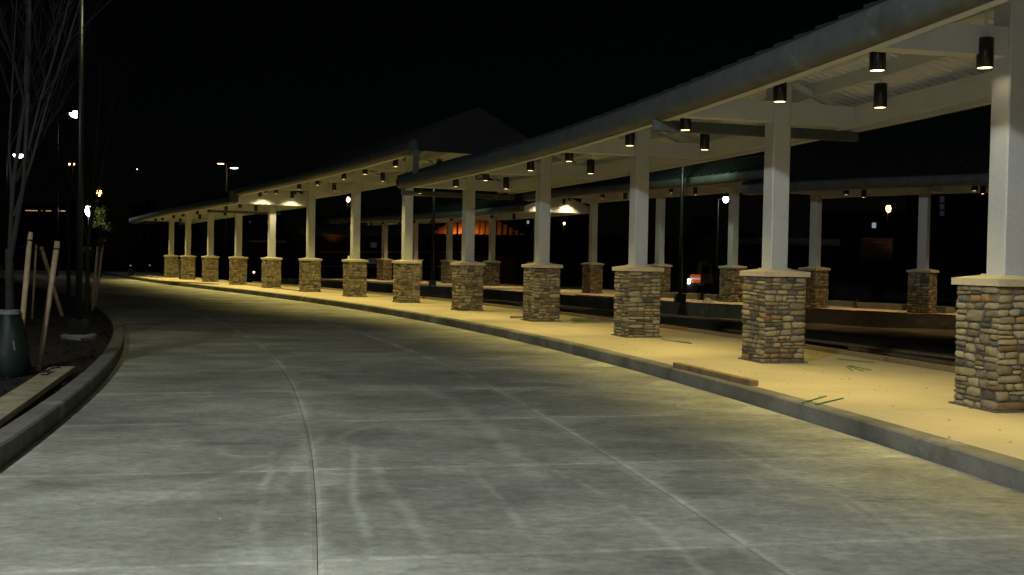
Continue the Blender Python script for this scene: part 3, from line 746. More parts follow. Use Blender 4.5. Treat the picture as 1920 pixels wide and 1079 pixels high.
# the pole lamps standing in the bus bay, heads above the canopy roofs
for (px, py, h_, watt, lab, arm) in ((1275, 567, 5.4, 230, 'slim black lamp pole at the rear platform kerb, head above the roofs', (-.5, -1.2)),
                                (813, 531, 6.0, 230, 'farther slim black lamp pole on the rear platform', (.2, -1.0))):
    q = gp(px, py, 0)
    if px == 813: q = Vector((-3.75, 49.6, 0))
    lamp_post('street_lamp', lab, q, h_, arm, (.72, 1.0, .62), watt, 'white_glow', pole_r=.075, cone=116, aim=(q.x + 1.0, q.y + 1.0, 2.4))
FG = 'distant street lamps'
def far_lamp(px, py, Y, label, glow, head=(.62, .3, .12), poledx=-1.0, z0=-.46, polem='black', pole_r=.06):
    q = atY(px, py, Y); r_ = atY(px + poledx, py, Y)
    return lamp_post('street_lamp', label, (r_.x, Y, z0), q.z - z0, (q.x - r_.x, 0), (1, 1, 1), 0, glow, pole_r=pole_r, head=head, group=FG, base=False, mat_pole=polem, lens=head[2])
far_lamp(143, 213, 62, 'distant white street lamp, higher of the two at upper left', 'white_glow', (.80, .4, .30), -34)
far_lamp(35, 290, 75, 'distant white street lamp, lower of the two at far left', 'white_glow', (.80, .4, .30), -22)
far_lamp(167, 393, 62, 'distant round white post lamp beside the lit yellow-green tree', 'white_glow', (.46, .46, .46), -1)
far_lamp(186, 361, 95, 'distant orange sodium lamp above the white post lamp at left', 'orange_glow', (.45, .4, .42), -3)
far_lamp(653, 373, 85, 'distant red-white lamp seen between the sixth and seventh pillars', 'red_glow', (.30, .3, .32), -2)
far_lamp(1361, 373, 90, 'distant white street lamp beside a rear pillar with its short lit pole', 'white_glow', (.50, .4, .40), -14, polem='rod')
far_lamp(1666, 390, 85, 'distant orange sodium lamp above the red sign', 'orange_glow', (.40, .4, .44), -2)
far_lamp(1058, 418, 95, 'small distant orange lamp between the fourth pillar and its neighbour', 'orange_glow', (.22, .22, .22), -2)
far_lamp(439, 315, 80, 'distant green-white lamp above the lowest canopy', 'green_glow', (.62, .3, .10), -14, polem='tile')
far_lamp(414, 307, 80.6, 'distant orange lamp on the pole above the lowest canopy', 'orange_glow', (.60, .2, .05), 11, polem='tile')
far_lamp(130, 307, 120, 'tiny distant orange lamp at left behind the tree', 'orange_glow', (.3, .2, .2), -2)
far_lamp(139, 307, 120, 'tiny distant orange lamp at left, right one of the close pair', 'orange_glow', (.16, .2, .2), -2)
far_lamp(257, 317, 130, 'tiny distant pale green light in the black sky', 'green_glow', (.12, .1, .1), -1)

# ------------------------------------------------------------------ young trees, stakes, watering bag
def tree(label, base, H, seed, trunk_r, leaders, spread=.28):
    rnd = random.Random(seed)
    t = thing('young_tree', label, 'tree', base, 0, 'bare young trees in the planting island')
    tr = MB(); cr = MB()
    tr.tube([(0, 0, -.1), (.01, 0, .4), (0, .01, 1.1), (0, 0, 1.35)], [trunk_r*1.15, trunk_r, trunk_r*.9, trunk_r*.85], 10)
    def branch(p, d, l, r, lev, M_):
        n = 5; pts = [p]; rs = [r]; q = Vector(p); d = Vector(d).normalized()
        for i in range(n):
            d = (d + Vector((rnd.uniform(-.10, .10), rnd.uniform(-.10, .10), rnd.uniform(.0, .10)))).normalized()
            q = q + d * l / n; pts.append(q.copy()); rs.append(r * (1 - .7*(i+1)/n))
        M_.tube(pts, rs, 6 if lev < 2 else 4, cap=False)
        if lev >= 3: return
        for i in range(1, n + 1):
            for _ in range(2 if lev < 2 else 1):
                if rnd.random() < .2: continue
                a = rnd.uniform(0, 6.28); dd = (d + Vector((math.cos(a), math.sin(a), .15)) * rnd.uniform(.35, .75)).normalized()
                branch(pts[i], dd, l * rnd.uniform(.28, .5), rs[i] * .55, lev + 1, cr)
    for (p, d, l, r) in leaders: branch(Vector(p), Vector(d), l, r, 0, tr)
    tr.obj('trunk', M['bark'], t, True)
    cr.obj('crown', M['twig'], t)
    return t
b0 = gp(16, 704, -.03)
tree('nearest bare young tree in a green watering bag at the left edge', b0, 6, 5, .047,
     [((0, 0, 1.1), (-.03, .05, 1), 4.6, .030), ((0, 0, 1.15), (.16, .0, 1), 4.6, .030), ((.05, 0, 1.7), (.30, .1, 1), 3.2, .018), ((-.02, .1, 1.9), (-.25, .2, 1), 2.8, .018), ((.2, .0, 2.4), (.25, -.1, 1), 2.6, .016)])
b1 = gp(163, 589, -.03)
tree('bare young tree behind the island street lamp, staked with two thin posts', b1, 6, 17, .05,
     [((0, 0, 1.3), (.05, .05, 1), 4.2, .04), ((0, 0, 1.4), (.28, .0, 1), 3.4, .026), ((0, 0, 1.6), (-.3, .1, 1), 3.2, .022)])
b2 = gp(128, 560, -.03)
tree('farther bare young tree left of the island street lamp', b2, 6, 29, .06,
     [((0, 0, 1.3), (-.05, .05, 1), 5.0, .045), ((0, 0, 1.4), (.2, .0, 1), 4.4, .03), ((0, 0, 1.6), (-.3, .1, 1), 3.8, .026)])
# watering bag round the nearest tree
t = thing('watering_bag', 'dark green tree watering bag with pale strap around the nearest trunk', 'watering bag', b0)
wb_ = MB(); n = 28; prof = [(.17, .0), (.205, .06), (.20, .25), (.165, .45), (.12, .60), (.082, .68), (.072, .70)]
for r_, z_ in prof:
    for k in range(n):
        a = 2*math.pi*k/n; rr_ = r_ * (1 + .10*math.sin(a*4+z_*11) + .05*math.sin(a*9-z_*23)); wb_.v.append((rr_*math.cos(a), rr_*math.sin(a), z_))
for i in range(len(prof)-1):
    for k in range(n): wb_.f.append((i*n+k, i*n+(k+1) % n, (i+1)*n+(k+1) % n, (i+1)*n+k))
wb_.obj('bag', M['bag'], t, True)
st = MB(); st.lathe([(.084, .665), (.112, .655), (.110, .695), (.082, .705)], 20); st.obj('strap', M['strap'], t)
zp = MB(); zp.bar((.05, -.09, .62), (.14, -.155, .28), .014, .012); zp.obj('zip', M['strap'], t)
# stakes
def stake(a, b, label, r=.028, cap=True):
    t = thing('tree_stake', label, 'stake', (0, 0, 0), 0, 'wooden stakes around the young trees')
    s_ = MB(); s_.tube([a, (Vector(a)+Vector(b))/2, b], [r, r, r*.95], 10); s_.obj('post', M['stake'], t, True)
    d = (Vector(b) - Vector(a)).normalized(); q = Vector(b) - d * .10
    k = MB(); k.tube([q, q + d*.018], r*1.12, 10); k.obj('tie_band', M['black'], t)
def stake_px(x0, y0, x1, y1, label, r=.028, dY=0):
    a = gp(x0, y0, -.04); b = atY(x1, y1, a.y + dY); stake(a, b, label, r)
stake_px(33, 706, 57, 436, 'left of the two nearest round tree stakes, upright', .029, .25)
stake_px(72, 696, 108, 453, 'right of the two nearest round tree stakes, leaning right', .032, .25)
stake_px(117, 595, 77, 463, 'slanting brace stake crossing behind the nearest leaning stake', .042, 0)
stake_px(60, 600, 68, 459, 'thin stake behind the nearest stakes, left of the brace', .022, 0)
stake_px(173, 583, 183, 462, 'thin stake right of the black lamp, left of its close pair', .03, 0)
stake_px(178, 577, 192, 464, 'thin stake right of the black lamp, right of its close pair', .034, 0)
stake_px(6, 520, -14, 420, 'short leaning stake at the very left edge behind the trunk', .04, 0)
g_ = MB()
tt_ = thing('tie_wire', 'thin tie wire from the nearest tree to its stakes', 'wire')
wa = Vector(b0) + Vector((.03, 0, 1.35)); wb2 = atY(57, 452, gp(33, 706, -.04).y + .24)
MB().tube([wa, (wa+wb2)/2 - Vector((0, 0, .03)), wb2], .005, 5).obj('wire', M['black'], tt_)

# boards on the island
def board(a, b, width, th, label, m_='wood2', z=0.0, name='board', cat='board', group=None):
    a = Vector(a); b = Vector(b); d = (b - a).normalized(); s = Vector((d.y, -d.x, 0)) * width / 2
    t = MB(); c = .004
    lo = [a - s, b - s, b + s, a + s]
    vs = [(p.x, p.y, z) for p in lo] + [(p.x, p.y, z + th - c) for p in lo]
    ins = [a - s*(1-c/width*2) + d*c, b - s*(1-c/width*2) - d*c, b + s*(1-c/width*2) - d*c, a + s*(1-c/width*2) + d*c]
    vs += [(p.x, p.y, z + th) for p in ins]
    fs = [(0,1,2,3)] + [(k, 4+k, 4+(k+1) % 4, (k+1) % 4) for k in range(4)] + [(4+k, 8+k, 8+(k+1) % 4, 4+(k+1) % 4) for k in range(4)] + [(11,10,9,8)]
    return link(name, t.add(vs, fs).mesh(name, M[m_]), label=label, cat=cat, group=group)
far_e = (gp(98, 687, .05) + gp(137, 688, .05)) / 2; near_e = (gp(0, 747, .05) + gp(0, 786, .05)) / 2
dirb = (near_e - far_e).normalized()
board(far_e, near_e + dirb * 1.6, .25, .055, 'wide weathered plank lying on the mulch beside the left kerb', 'wood2', z=-.005)
bm = MB(); rnd = random.Random(3)
for _ in range(26):
    p = far_e + dirb * rnd.uniform(.1, .9) + Vector((rnd.uniform(-.12, -.02), rnd.uniform(-.05, .05), 0)); l = rnd.uniform(.015, .05); a = rnd.uniform(0, 6)
    d = Vector((math.cos(a), math.sin(a), 0)) * l; e = Vector((-math.sin(a), math.cos(a), 0)) * l * .6
    q = Vector((p.x, p.y, .052)); u_ = Vector((0, 0, .012))
    bm.add([q-d, q-e, q+d, q+e, q+u_], [(0,1,4),(1,2,4),(2,3,4),(3,0,4)])
bm.obj('soil_crumbs', M['mulch'], kind='stuff')

# timber on and along the front walkway
q0, q1 = gp(1268, 682, .045), gp(1415, 716, .045)
board(q0, q1, .09, .058, 'short timber lying on the kerb in front of the second pillar', 'wood_dk', z=.001)
rnd = random.Random(12)
s = -2.2; k = 0
while s < 9.5:
    l = rnd.uniform(.7, .95); e0 = 1.69 + rnd.uniform(-.02, .03) - (.0 if s < 3 else .02)
    a = FR.pos(s, e0, 0); b = FR.pos(s + l - .01, e0 + rnd.uniform(-.02, .03), 0)
    n_near = min(range(13), key=lambda j: abs(j - s - l/2)); side = 'right' if s + l/2 < n_near else 'left'
    board(a, b, .10, .09, 'timber form board on the rear walkway edge, %s of the %s front pillar' % (side, ORD[n_near]) if s > -1 else 'timber form board on the walkway edge beside the viewer, %s' % ('farther one' if s > -1.7 else 'nearer one'), 'wood', z=-.03, name='form_board', group='timber form boards along the rear walkway edge')
    s += l; k += 1
a = gp(1075, 590, .02); b = gp(1150, 601, .02)
board(a, b, .16, .05, 'dark splintered plank on the walkway edge left of the third pillar', 'wood', z=0)
board(gp(957, 595, .02), gp(986, 595, .02), .07, .04, 'short timber offcut left of the fourth pillar base', 'wood', z=0)
board(gp(300, 527, .02), gp(405, 533, .02), .30, .04, 'long plank on the walkway beyond the far dark bin', 'wood', z=0)
board(gp(455, 533, .02), gp(560, 545, .02), .16, .03, 'thin plank on the walkway by the ninth pillar', 'wood', z=0)
board(gp(265, 516, .02), gp(300, 521, .02), .3, .05, 'pale plank at the far tip of the walkway', 'wood2', z=0)
def bar_px(x0, y0, x1, y1, label, r=.006):
    a = gp(x0, y0, r); b = gp(x1, y1, r)
    t = MB(); t.tube([a, b], r, 6); t.obj('green_bar', M['rebar'], None, label=label, cat='bar', group='green coated bars lying on the walkway')
bar_px(1503, 756, 1549, 743, 'green bar on the walkway near the kerb, left of a parallel pair')
bar_px(1529, 759, 1581, 747, 'green bar on the walkway near the kerb, right of a parallel pair')
bar_px(1570, 673.5, 1639, 680, 'single long green bar lying behind the fan of short ones')
bar_px(1587, 687, 1599, 696, 'shortest green bar of the fan between the first two pillars')
bar_px(1591, 687, 1619, 696, 'middle green bar of the fan between the first two pillars')
bar_px(1594, 686, 1633, 694.5, 'longest green bar of the fan between the first two pillars')
bar_px(1240, 636.5, 1298, 645, 'front green bar beside the third pillar base')
bar_px(1246, 638, 1295, 642.5, 'rear green bar beside the third pillar base')
rnd = random.Random(5)
for i, nm in enumerate(['front', 'second', 'third', 'fourth', 'fifth', 'rear']):
    y_ = 605.5 - i * 1.6
    bar_px(1066 + rnd.uniform(-4, 12), y_, 1145 + rnd.uniform(-8, 8), y_ - rnd.uniform(-.5, 2), '%s green bar of the bundle left of the third pillar' % nm)
# rubble piece on the road, crumbs on the walk
rk = MB(); c0 = gp(1279, 762, ROAD_Z); rnd = random.Random(9)
pts = [(c0.x + .12*math.cos(a)*rnd.uniform(.8, 1.1), c0.y + .07*math.sin(a), ROAD_Z) for a in [i*.785 for i in range(8)]]
tp = [(c0.x + (p[0]-c0.x)*.7, c0.y + (p[1]-c0.y)*.7, ROAD_Z + .03) for p in pts]
rk.add(pts + tp, [(k, (k+1) % 8, 8+(k+1) % 8, 8+k) for k in range(8)] + [tuple(range(8, 16))]); rk.obj('concrete_lump', M['rubble'], label='pale flat lump of concrete lying on the road near the kerb', cat='rubble')
cb = MB(); rnd = random.Random(6)
for _ in range(420):
    s = rnd.uniform(-1.2, 5.5); L = rnd.uniform(-1.6, 1.5); p = FR.pos(s, L, .001); r_ = rnd.uniform(.004, .016)
    vs = [p + Vector((r_*math.cos(a), r_*math.sin(a), 0)) for a in (0, 1.3, 2.6, 3.8, 5.1)] + [p + Vector((0, 0, r_*.9))]
    cb.add(vs, [(0,1,5),(1,2,5),(2,3,5),(3,4,5),(4,0,5)])
for _ in range(260):
    s = rnd.uniform(-1.2, 4); L = rnd.uniform(-8.2, -1.9); p = FR.pos(s, L, ROAD_Z + .001); r_ = rnd.uniform(.003, .010)
    vs = [p + Vector((r_*math.cos(a), r_*math.sin(a), 0)) for a in (0, 1.3, 2.6, 3.8, 5.1)] + [p + Vector((0, 0, r_*.9))]
    cb.add(vs, [(0,1,5),(1,2,5),(2,3,5),(3,4,5),(4,0,5)])
cb.obj('grit', M['rubble'], kind='stuff')

for i, (s0, s1, L0, L1, nm) in enumerate(((.2, 1.5, 2.3, 2.5, 'nearest to the walkway'), (.9, 2.6, 3.1, 2.9, 'second from the walkway'), (.6, 2.2, 4.9, 5.2, 'third from the walkway'), (1.6, 3.3, 5.9, 5.6, 'farthest from the walkway'))):
    board(FR.pos(s0, L0, 0), FR.pos(s1, L1, 0), .2, .05, 'long dark plank lying in the bus bay, ' + nm, 'wood_dk', z=LOT_Z + .06, name='plank', group='dark planks lying in the bus bay')
# bin and small concrete bollard at the far end
t = thing('waste_bin', 'dark tapered bin standing between the two farthest pillars', 'bin', gp(345, 524, 0))
m_ = MB(); m_.lathe([(.0, .02), (.25, .0), (.36, .92), (.39, .93), (.39, 1.0), (.33, 1.0), (.32, .9), (.0, .88)], 18); m_.obj('body', M['bin'], t, True)
q = gp(245, 517, 0); m_ = MB(); m_.lathe([(.16, -.4), (.16, .28), (.14, .36), (0, .38)], 14, q); m_.obj('bollard', M['kerb'], None, True, label='pale concrete bollard at the far left tip of the walkway', cat='bollard')

# things in the bus bay and on the rear platform
mnd = MB(); rnd = random.Random(2)
def mound(cx, cy, rx, ry, h):
    n = 14; vs = [(cx, cy, LOT_Z + h)]; fs = []
    for ring in range(1, 4):
        for k in range(n):
            a = 2*math.pi*k/n; f = ring/3
            vs.append((cx + rx*f*math.cos(a)*rnd.uniform(.9, 1.1), cy + ry*f*math.sin(a)*rnd.uniform(.9, 1.1), LOT_Z - .03 + (h+.03)*max(0, 1-f**1.4)*rnd.uniform(.8, 1.15)))
    for k in range(n): fs.append((0, 1+k, 1+(k+1) % n))
    for ring in range(2):
        for k in range(n): a = 1+ring*n; fs.append((a+k, a+n+k, a+n+(k+1) % n, a+(k+1) % n))
    mnd.add(vs, fs)
for px, py, Y in ((1262, 575, 29), (1330, 582, 27.5), (1200, 571, 31), (1120, 566, 33), (930, 556, 38)):
    q = atY(px, py, Y); mound(q.x, q.y, 1.5, .8, .22)
mnd.obj('dirt_mounds', M['dirt'], kind='stuff')
gv = MB()
for s0, s1, L0, L1 in ((-2.5, 9.5, 3.4, 4.7), (-2.5, 9.5, 6.4, 7.3)):
    gv.sweep(FR, s0, s1, [(L0, LOT_Z + .05), (L1, LOT_Z + .05), (L1, LOT_Z + .075), (L0, LOT_Z + .075)], .3)
gv.obj('wet_gravel_strip', M['gravel'], kind='structure')
board(gp(1510, 588, -.3), gp(1540, 589, -.3), .2, .1, 'pale timber block in the bay behind the second pillar', 'wood2', z=-.42)
for i, (x0, x1, y0, y1, nm) in enumerate(((1560, 1606, 573, 576, 'left of the gap beside'), (1612, 1697, 577, 582, 'directly left of'), (1735, 1782, 584, 588, 'directly right of'))):
    a, b = gp(x0, y0, 0), gp(x1, y1, 0)
    board(a, b, .3, .17, 'pale low concrete edging block %s the rightmost rear pillar' % nm, 'kerb', z=0, name='edging_block', cat='edging block', group='low edging blocks on the rear platform')
for i, (x0, x1, y0, y1, nm) in enumerate(((1245, 1268, 558, 559, 'left of the bay lamp pole'), (1280, 1312, 560, 561.5, 'right of the bay lamp pole'), (1319, 1348, 562, 564, 'left of the third rear pillar'))):
    a, b = gp(x0, y0, 0), gp(x1, y1, 0)
    board(a, b, .3, .2, 'pale low edging block ' + nm, 'kerb', z=0, name='edging_block', cat='edging block', group='low edging blocks on the rear platform')
for i, (x0, y0, x1, y1, nm) in enumerate(((1510, 578, 1600, 583, 'right of the second front pillar'), (1605, 583, 1700, 588, 'under the red sign'), (1735, 589, 1789, 592, 'left of the nearest front pillar'), (1300, 569, 1390, 573, 'left of the second front pillar'), (1080, 553, 1150, 558, 'left of the third front pillar'), (1165, 557, 1240, 564, 'behind the third front pillar'))):
    a, b = gp(x0, y0, .02), gp(x1, y1, .02)
    board(a, b, .09, .035, 'orange-brown form board on the rear platform kerb ' + nm, 'wood_or', z=.002, name='form_board', group='orange form boards on the rear platform')
def small_post(px, py, lab):
    q = gp(px, py, 0); t = thing('marker_post', lab, 'post', q)
    MB().tube([(0, 0, 0), (0, 0, .26)], .07, 8).obj('stub', M['black'], t); MB().box(-.14, .14, -.14, .14, 0, .02).obj('foot', M['black'], t)
small_post(1316, 563, 'short black post stub left of the third rear pillar')
small_post(1608, 577, 'short black post stub in the gap between edging blocks')
q = gp(1326, 567, 0); m_ = MB(); m_.add([(q.x-.2, q.y, 0), (q.x, q.y-.15, 0), (q.x+.22, q.y, 0), (q.x, q.y+.15, 0), (q.x-.05, q.y, .15), (q.x+.09, q.y, .13)], [(0,1,4),(1,5,4),(1,2,5),(2,3,5),(3,4,5),(3,0,4)])
m_.obj('rock', M['rubble'], label='grey rock lying on the rear platform beside the black post stub', cat='rock')

# ------------------------------------------------------------------ background, well beyond the rear platform
def wall_box(mb, p, wd, dp, z0, z1): mb.box(p.x - wd/2, p.x + wd/2, p.y, p.y + dp, z0, z1)
# red construction sign
q = atY(1644, 467, 56); t = thing('site_sign', 'dark red construction sign board on two posts above the grey fence', 'sign', (q.x, 56, -.46))
zc = q.z + .46
MB().box(-.84, .84, 0, .04, zc - .57, zc + .57).obj('board', M['sign_tan'], t)
MB().box(-.82, .82, -.008, -.002, zc + .16, zc + .54).obj('red_header', M['sign_red'], t)
ln = MB()
rnd = random.Random(4)
for zz, h_, m1 in ((zc+.34, .15, 'sign_tan'),):
    x = -.45
    while x < .42: w_ = rnd.uniform(.05, .09); ln.box(x, x+w_, -.014, -.009, zz-h_/2, zz+h_/2); x += w_ + .03
ln.obj('header_lettering', M['sign_tan'], t)
for cx in (-.66, .66):
    e = MB(); e.tube([(cx, -.009, zc+.35), (cx, -.016, zc+.35)], .11, 16); e.obj('emblem', M['sign_tan'], t)
ln = MB()
for r_ in range(3):
    x = -.7; zz = zc + .03 - r_ * .17
    while x < .66: w_ = rnd.uniform(.03, .12); ln.box(x, x+w_, -.007, -.002, zz-.035, zz+.035); x += w_ + .04
ln.obj('small_lettering', M['sign_red'], t)
for x in (-.7, .7): MB().box(x-.05, x+.05, .05, .14, 0, zc+.5).obj('post', M['wood'], t)
# grey panel fence
t = thing('panel_fence', 'low grey panel fence beneath the red sign', 'fence')
qa = atY(1562, 490, 54)
for i in range(13):
    x = qa.x + i * .68; MB().box(x + .01, x + .67, 54, 54.04, -.46, 1.22 - .012*i).obj('panel', M['panel'], t)
# pale guard building behind the second pillar
q = atY(1505, 470, 62); t = thing('site_office', 'low pale site office with overhanging flat roof behind the second pillar', 'building', (q.x, 62, -.46))
MB().box(-2.6, 1.9, .6, 4.5, 0, 2.9).obj('wall', M['brick'], t); MB().box(-2.9, 2.2, 0, 5, 2.9, 3.3).obj('roof', M['tin'], t)
MB().box(-2.2, .8, .52, .59, .1, 1.55).obj('lit_wall_patch', M['wood2'], t); MB().box(-.35, .25, 1, 1.1, 3.32, 3.6).obj('roof_vent', M['panel'], t)  # paler slab stands in for light falling on the lower wall
MB().box(.95, 1.12, .5, .57, 1.75, 2.3).obj('window', M['win_cool'], t)
# construction machine with striped board
q = atY(1312, 528, 60); t = thing('construction_machine', 'small yellow construction machine with orange and white striped board', 'machine', (q.x, 60, -.46))
z_ = 0
m_ = MB(); m_.box(-.55, .75, 0, 1.4, .45, 1.0); m_.obj('body', M['machine'], t)
m_ = MB(); m_.add([(-.05,.1,1.0),(.72,.1,1.0),(.72,1.2,1.0),(-.05,1.2,1.0),(.08,.2,1.85),(.62,.2,1.9),(.62,1.1,1.9),(.08,1.1,1.85)], [(0,1,5,4),(1,2,6,5),(2,3,7,6),(3,0,4,7),(4,5,6,7)]); m_.obj('cab', M['machine'], t)
MB().box(.12, .56, .12, .14, 1.15, 1.6).obj('windscreen', M['glass'], t)
for x in (-.4, .5):
    for y in (.1, 1.3):
        MB().tube([(x, y-.12, .32), (x, y+.12, .32)], .32, 14).obj('wheel', M['tyre'], t)
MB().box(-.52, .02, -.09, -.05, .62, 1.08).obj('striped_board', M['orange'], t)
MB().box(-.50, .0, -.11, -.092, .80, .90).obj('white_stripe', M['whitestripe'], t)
m_ = MB(); m_.lathe([(0, .55), (.07, .56), (.075, .70), (.06, .82), (0, .84)], 10, (-.64, -.1, 0)); m_.obj('work_light', M['white_glow'], t)
# shelter with orange-lit tiled hip roof
q = atY(900, 440, 76); t = thing('tiled_pavilion', 'low building with orange-lit ribbed hip roof behind the rear canopy', 'building', (q.x, 76, -.46))
ze = q.z + .46
x0, x1 = atY(806, 440, 76).x - q.x, atY(986, 440, 76).x - q.x; xr0, xr1 = atY(855, 410, 76).x - q.x, atY(922, 410, 76).x - q.x
rf = MB(); rz = ze + 1.28
rf.add([(x0, 0, ze), (x1, 0, ze), (x1, 6, ze), (x0, 6, ze), (xr0, 3, rz), (xr1, 3, rz)], [(0,1,5,4), (1,2,5), (2,3,4,5), (3,0,4), (0,3,2,1)]); rf.obj('roof', M['tile'], t)
for i in range(17):
    f = (i + .5) / 17; xb = x0 + (x1 - x0) * f
    xt = min(max(xb, xr0), xr1); k_ = 1.0
    if xb < xr0: k_ = (xb - x0) / (xr0 - x0)
    if xb > xr1: k_ = (x1 - xb) / (x1 - xr1)
    a = Vector((xb, 0, ze + .02)); b = Vector((xb, 3*k_, ze + 1.28*k_ + .02))
    MB().bar(a, b, .08, .10).obj('rib', M['tile'], t)
MB().box(x0 + .6, x1 - .6, .8, 5.2, 0, ze).obj('wall', M['ground'], t)
ld = bpy.data.lights.new('sodium_lamp', 'SPOT'); ld.energy = 300; ld.color = (1, .40, .07); ld.spot_size = R(165); ld.spot_blend = 1; ld.shadow_soft_size = .15
lt = thing('street_lamp', 'sodium lamp on a short pole lighting the tiled roof behind the rear canopy', 'street lamp', (atY(858, 440, 75).x, 74.6, -.46), 0, FG)
MB().tube([(0, 0, 0), (0, 0, 5.0)], .06, 8).obj('pole', M['black'], lt); MB().tube([(0, 0, 4.96), (0, .5, 5.04)], .03, 8).obj('arm', M['black'], lt)
hb = MB(); hb.box(-.14, .14, .5, .95, 5.0, 5.10); hb.obj('head', M['black'], lt)
lo = bpy.data.objects.new('sodium_light', ld); C.objects.link(lo); lo.parent = lt; lo.location = (0, .75, 4.95); lo.rotation_euler = (R(20), R(-25), 0)
# building at left of the gap with ribbed roof edge and lit soffit
q = atY(640, 440, 70); t = thing('brick_building', 'dark brick building with ribbed eave and orange-lit soffit behind the pillars', 'building', (q.x, 70, -.46))
ze = atY(640, 438, 70).z + .46
xa = atY(562, 440, 70).x - q.x; xb = atY(760, 440, 70).x - q.x
MB().box(xa, xb, -.4, 5.6, ze - .12, ze + .2).obj('fascia', M['gutter'], t)
MB().box(xa - .0, xa + .42, -.52, -.41, ze - .1, ze + .26).obj('gutter_end', M['gutter'], t)
rf = MB(); rf.add([(xa+.9, -.3, ze+.24), (xb, -.3, ze+.24), (xb, 2.4, ze+1.0), (xa+2.2, 2.4, ze+1.0)], [(0,1,2,3)]); rf.obj('roof', M['tin'], t)
n_ = 30
for i in range(n_):
    x = xa + 1.05 + (xb - xa - 1.2) * i / n_; MB().bar((x, -.36, ze+.27), (x+.5, 2.3, ze+.99), .07, .09).obj('rib', M['tin'], t)
MB().box(xa + .8, xb, .5, 5, 0, ze - .14).obj('wall', M['brick'], t)
for x0_, x1_, z0_, z1_, nm_, m1 in ((.3, .36, .1, 2.0, 'door_frame', 'panel'), (-.3, -.24, .1, 1.6, 'door_frame', 'panel'), (1.7, 2.3, 1.3, 1.7, 'window', 'win_dim'), (1.9, 2.3, 2.4, 2.75, 'window', 'win_dim')):
    MB().box(x0_, x1_, .42, .49, z0_, z1_).obj(nm_, M[m1], t)
ld = bpy.data.lights.new('soffit_lamp', 'SPOT'); ld.energy = 34; ld.color = (1, .42, .08); ld.spot_size = R(130); ld.spot_blend = 1; ld.shadow_soft_size = .05
qs = atY(622, 452, 69.9); lo = bpy.data.objects.new('soffit_light', ld); C.objects.link(lo); lo.location = (qs.x, 69.95, qs.z - .35); lo.rotation_euler = (R(180), 0, 0)
wl_ = thing('wall_lamp', 'small wall lamp under the lit soffit of the brick building', 'lamp', (qs.x, 70.3, qs.z - .45))
MB().box(-.08, .08, -.1, .16, -.1, .05).obj('body', M['black'], wl_)
# small orange post light left of the seventh pillar
q = atY(654, 484, 40); t = thing('bollard_light', 'thin orange-lit bollard light beside the seventh pillar', 'lamp', (q.x, 40, -.42))
MB().tube([(0, 0, 0), (0, 0, 1.62)], .035, 8).obj('post', M['black'], t); MB().tube([(0, 0, 1.22), (0, 0, 1.75)], .040, 8).obj('lamp_tube', M['warm_glow'], t)
# kiosk with flat roof
q = atY(502, 500, 72); t = thing('kiosk', 'small flat-roofed kiosk with reddish walls between the left pillars', 'building', (q.x, 72, -.46))
ze = atY(502, 454, 72).z + .46
MB().box(-1.4, 1.25, 0, 2.6, ze-.04, ze+.1).obj('roof', M['tile'], t); MB().box(-.95, .85, .4, 2.2, 0, ze-.04).obj('wall', M['brick'], t)
MB().box(-.7, -.1, .34, .39, 1.2, 2.2).obj('window', M['glass'], t)
# chain fence rails behind the sixth pillar
t = thing('rail_fence', 'low steel rail fence behind the sixth and seventh pillars', 'fence')
qa, qb = atY(600, 473, 66), atY(900, 473.5, 66)
m_ = MB(); m_.tube([qa, qb], .028, 6); m_.obj('top_rail', M['rod'], t); m_ = MB(); m_.tube([qa - Vector((0,0,.9)), qb - Vector((0,0,.9))], .02, 6); m_.obj('mid_rail', M['rod'], t)
for i in range(8):
    x = qa.x + (qb.x - qa.x) * i / 7; MB().tube([(x, 66, -.46), (x, 66, qa.z)], .03, 6).obj('fence_post', M['panel'], t)
# tall thin pole with yellow base
q = gp(806, 531, 0)
# lit windows of far buildings, and one lit eave made as glowing strips
def far_building(px0, px1, ytop, Y, label, wins, m_='brick'):
    a = atY(px0, 490, Y); b = atY(px1, 490, Y); zt = atY((px0+px1)/2, ytop, Y).z
    t = thing('far_building', label, 'building', ((a.x+b.x)/2, Y, -.46), 0, 'dark buildings on the horizon')
    w_ = (b.x - a.x) / 2
    MB().box(-w_, w_, 0, 8, 0, zt + .46).obj('wall', M[m_], t); MB().box(-w_-.3, w_+.3, -.3, 8.3, zt + .46, zt + .8).obj('roof', M['ground'], t)
    for (x0, x1, y0, y1, mm) in wins:
        c0 = atY(x0, y0, Y); c1 = atY(x1, y1, Y); cx = (a.x+b.x)/2
        MB().box(c0.x - cx, c1.x - cx, -.06, -.01, c1.z + .46, c0.z + .46).obj('window', M[mm], t)
        MB().box(c0.x - cx - .05, c1.x - cx + .05, -.10, -.065, c1.z + .38, c1.z + .455).obj('sill', M['panel'], t)
far_building(1560, 1760, 405, 110, 'dark building behind the red sign with one small lit window', [(1635, 1642, 418, 428, 'win_cool')])
far_building(1755, 1900, 350, 100, 'dark building at right with one tall dim window strip', [(1762, 1770, 368, 380, 'win_dim'), (1762, 1770, 383, 393, 'win_dim'), (1762, 1770, 396, 405, 'win_dim')])
far_building(960, 1110, 398, 120, 'dark building between the fourth and third pillars with a tiny lit window', [(988, 992, 414, 420, 'win_cool')])
far_building(590, 655, 412, 105, 'dark building above the brick building with a dim pale window', [(612, 620, 413, 419, 'win_dim')])
far_building(440, 500, 405, 125, 'dark building between the left pillars with tiny window', [(467, 471, 414, 419, 'win_dim')])
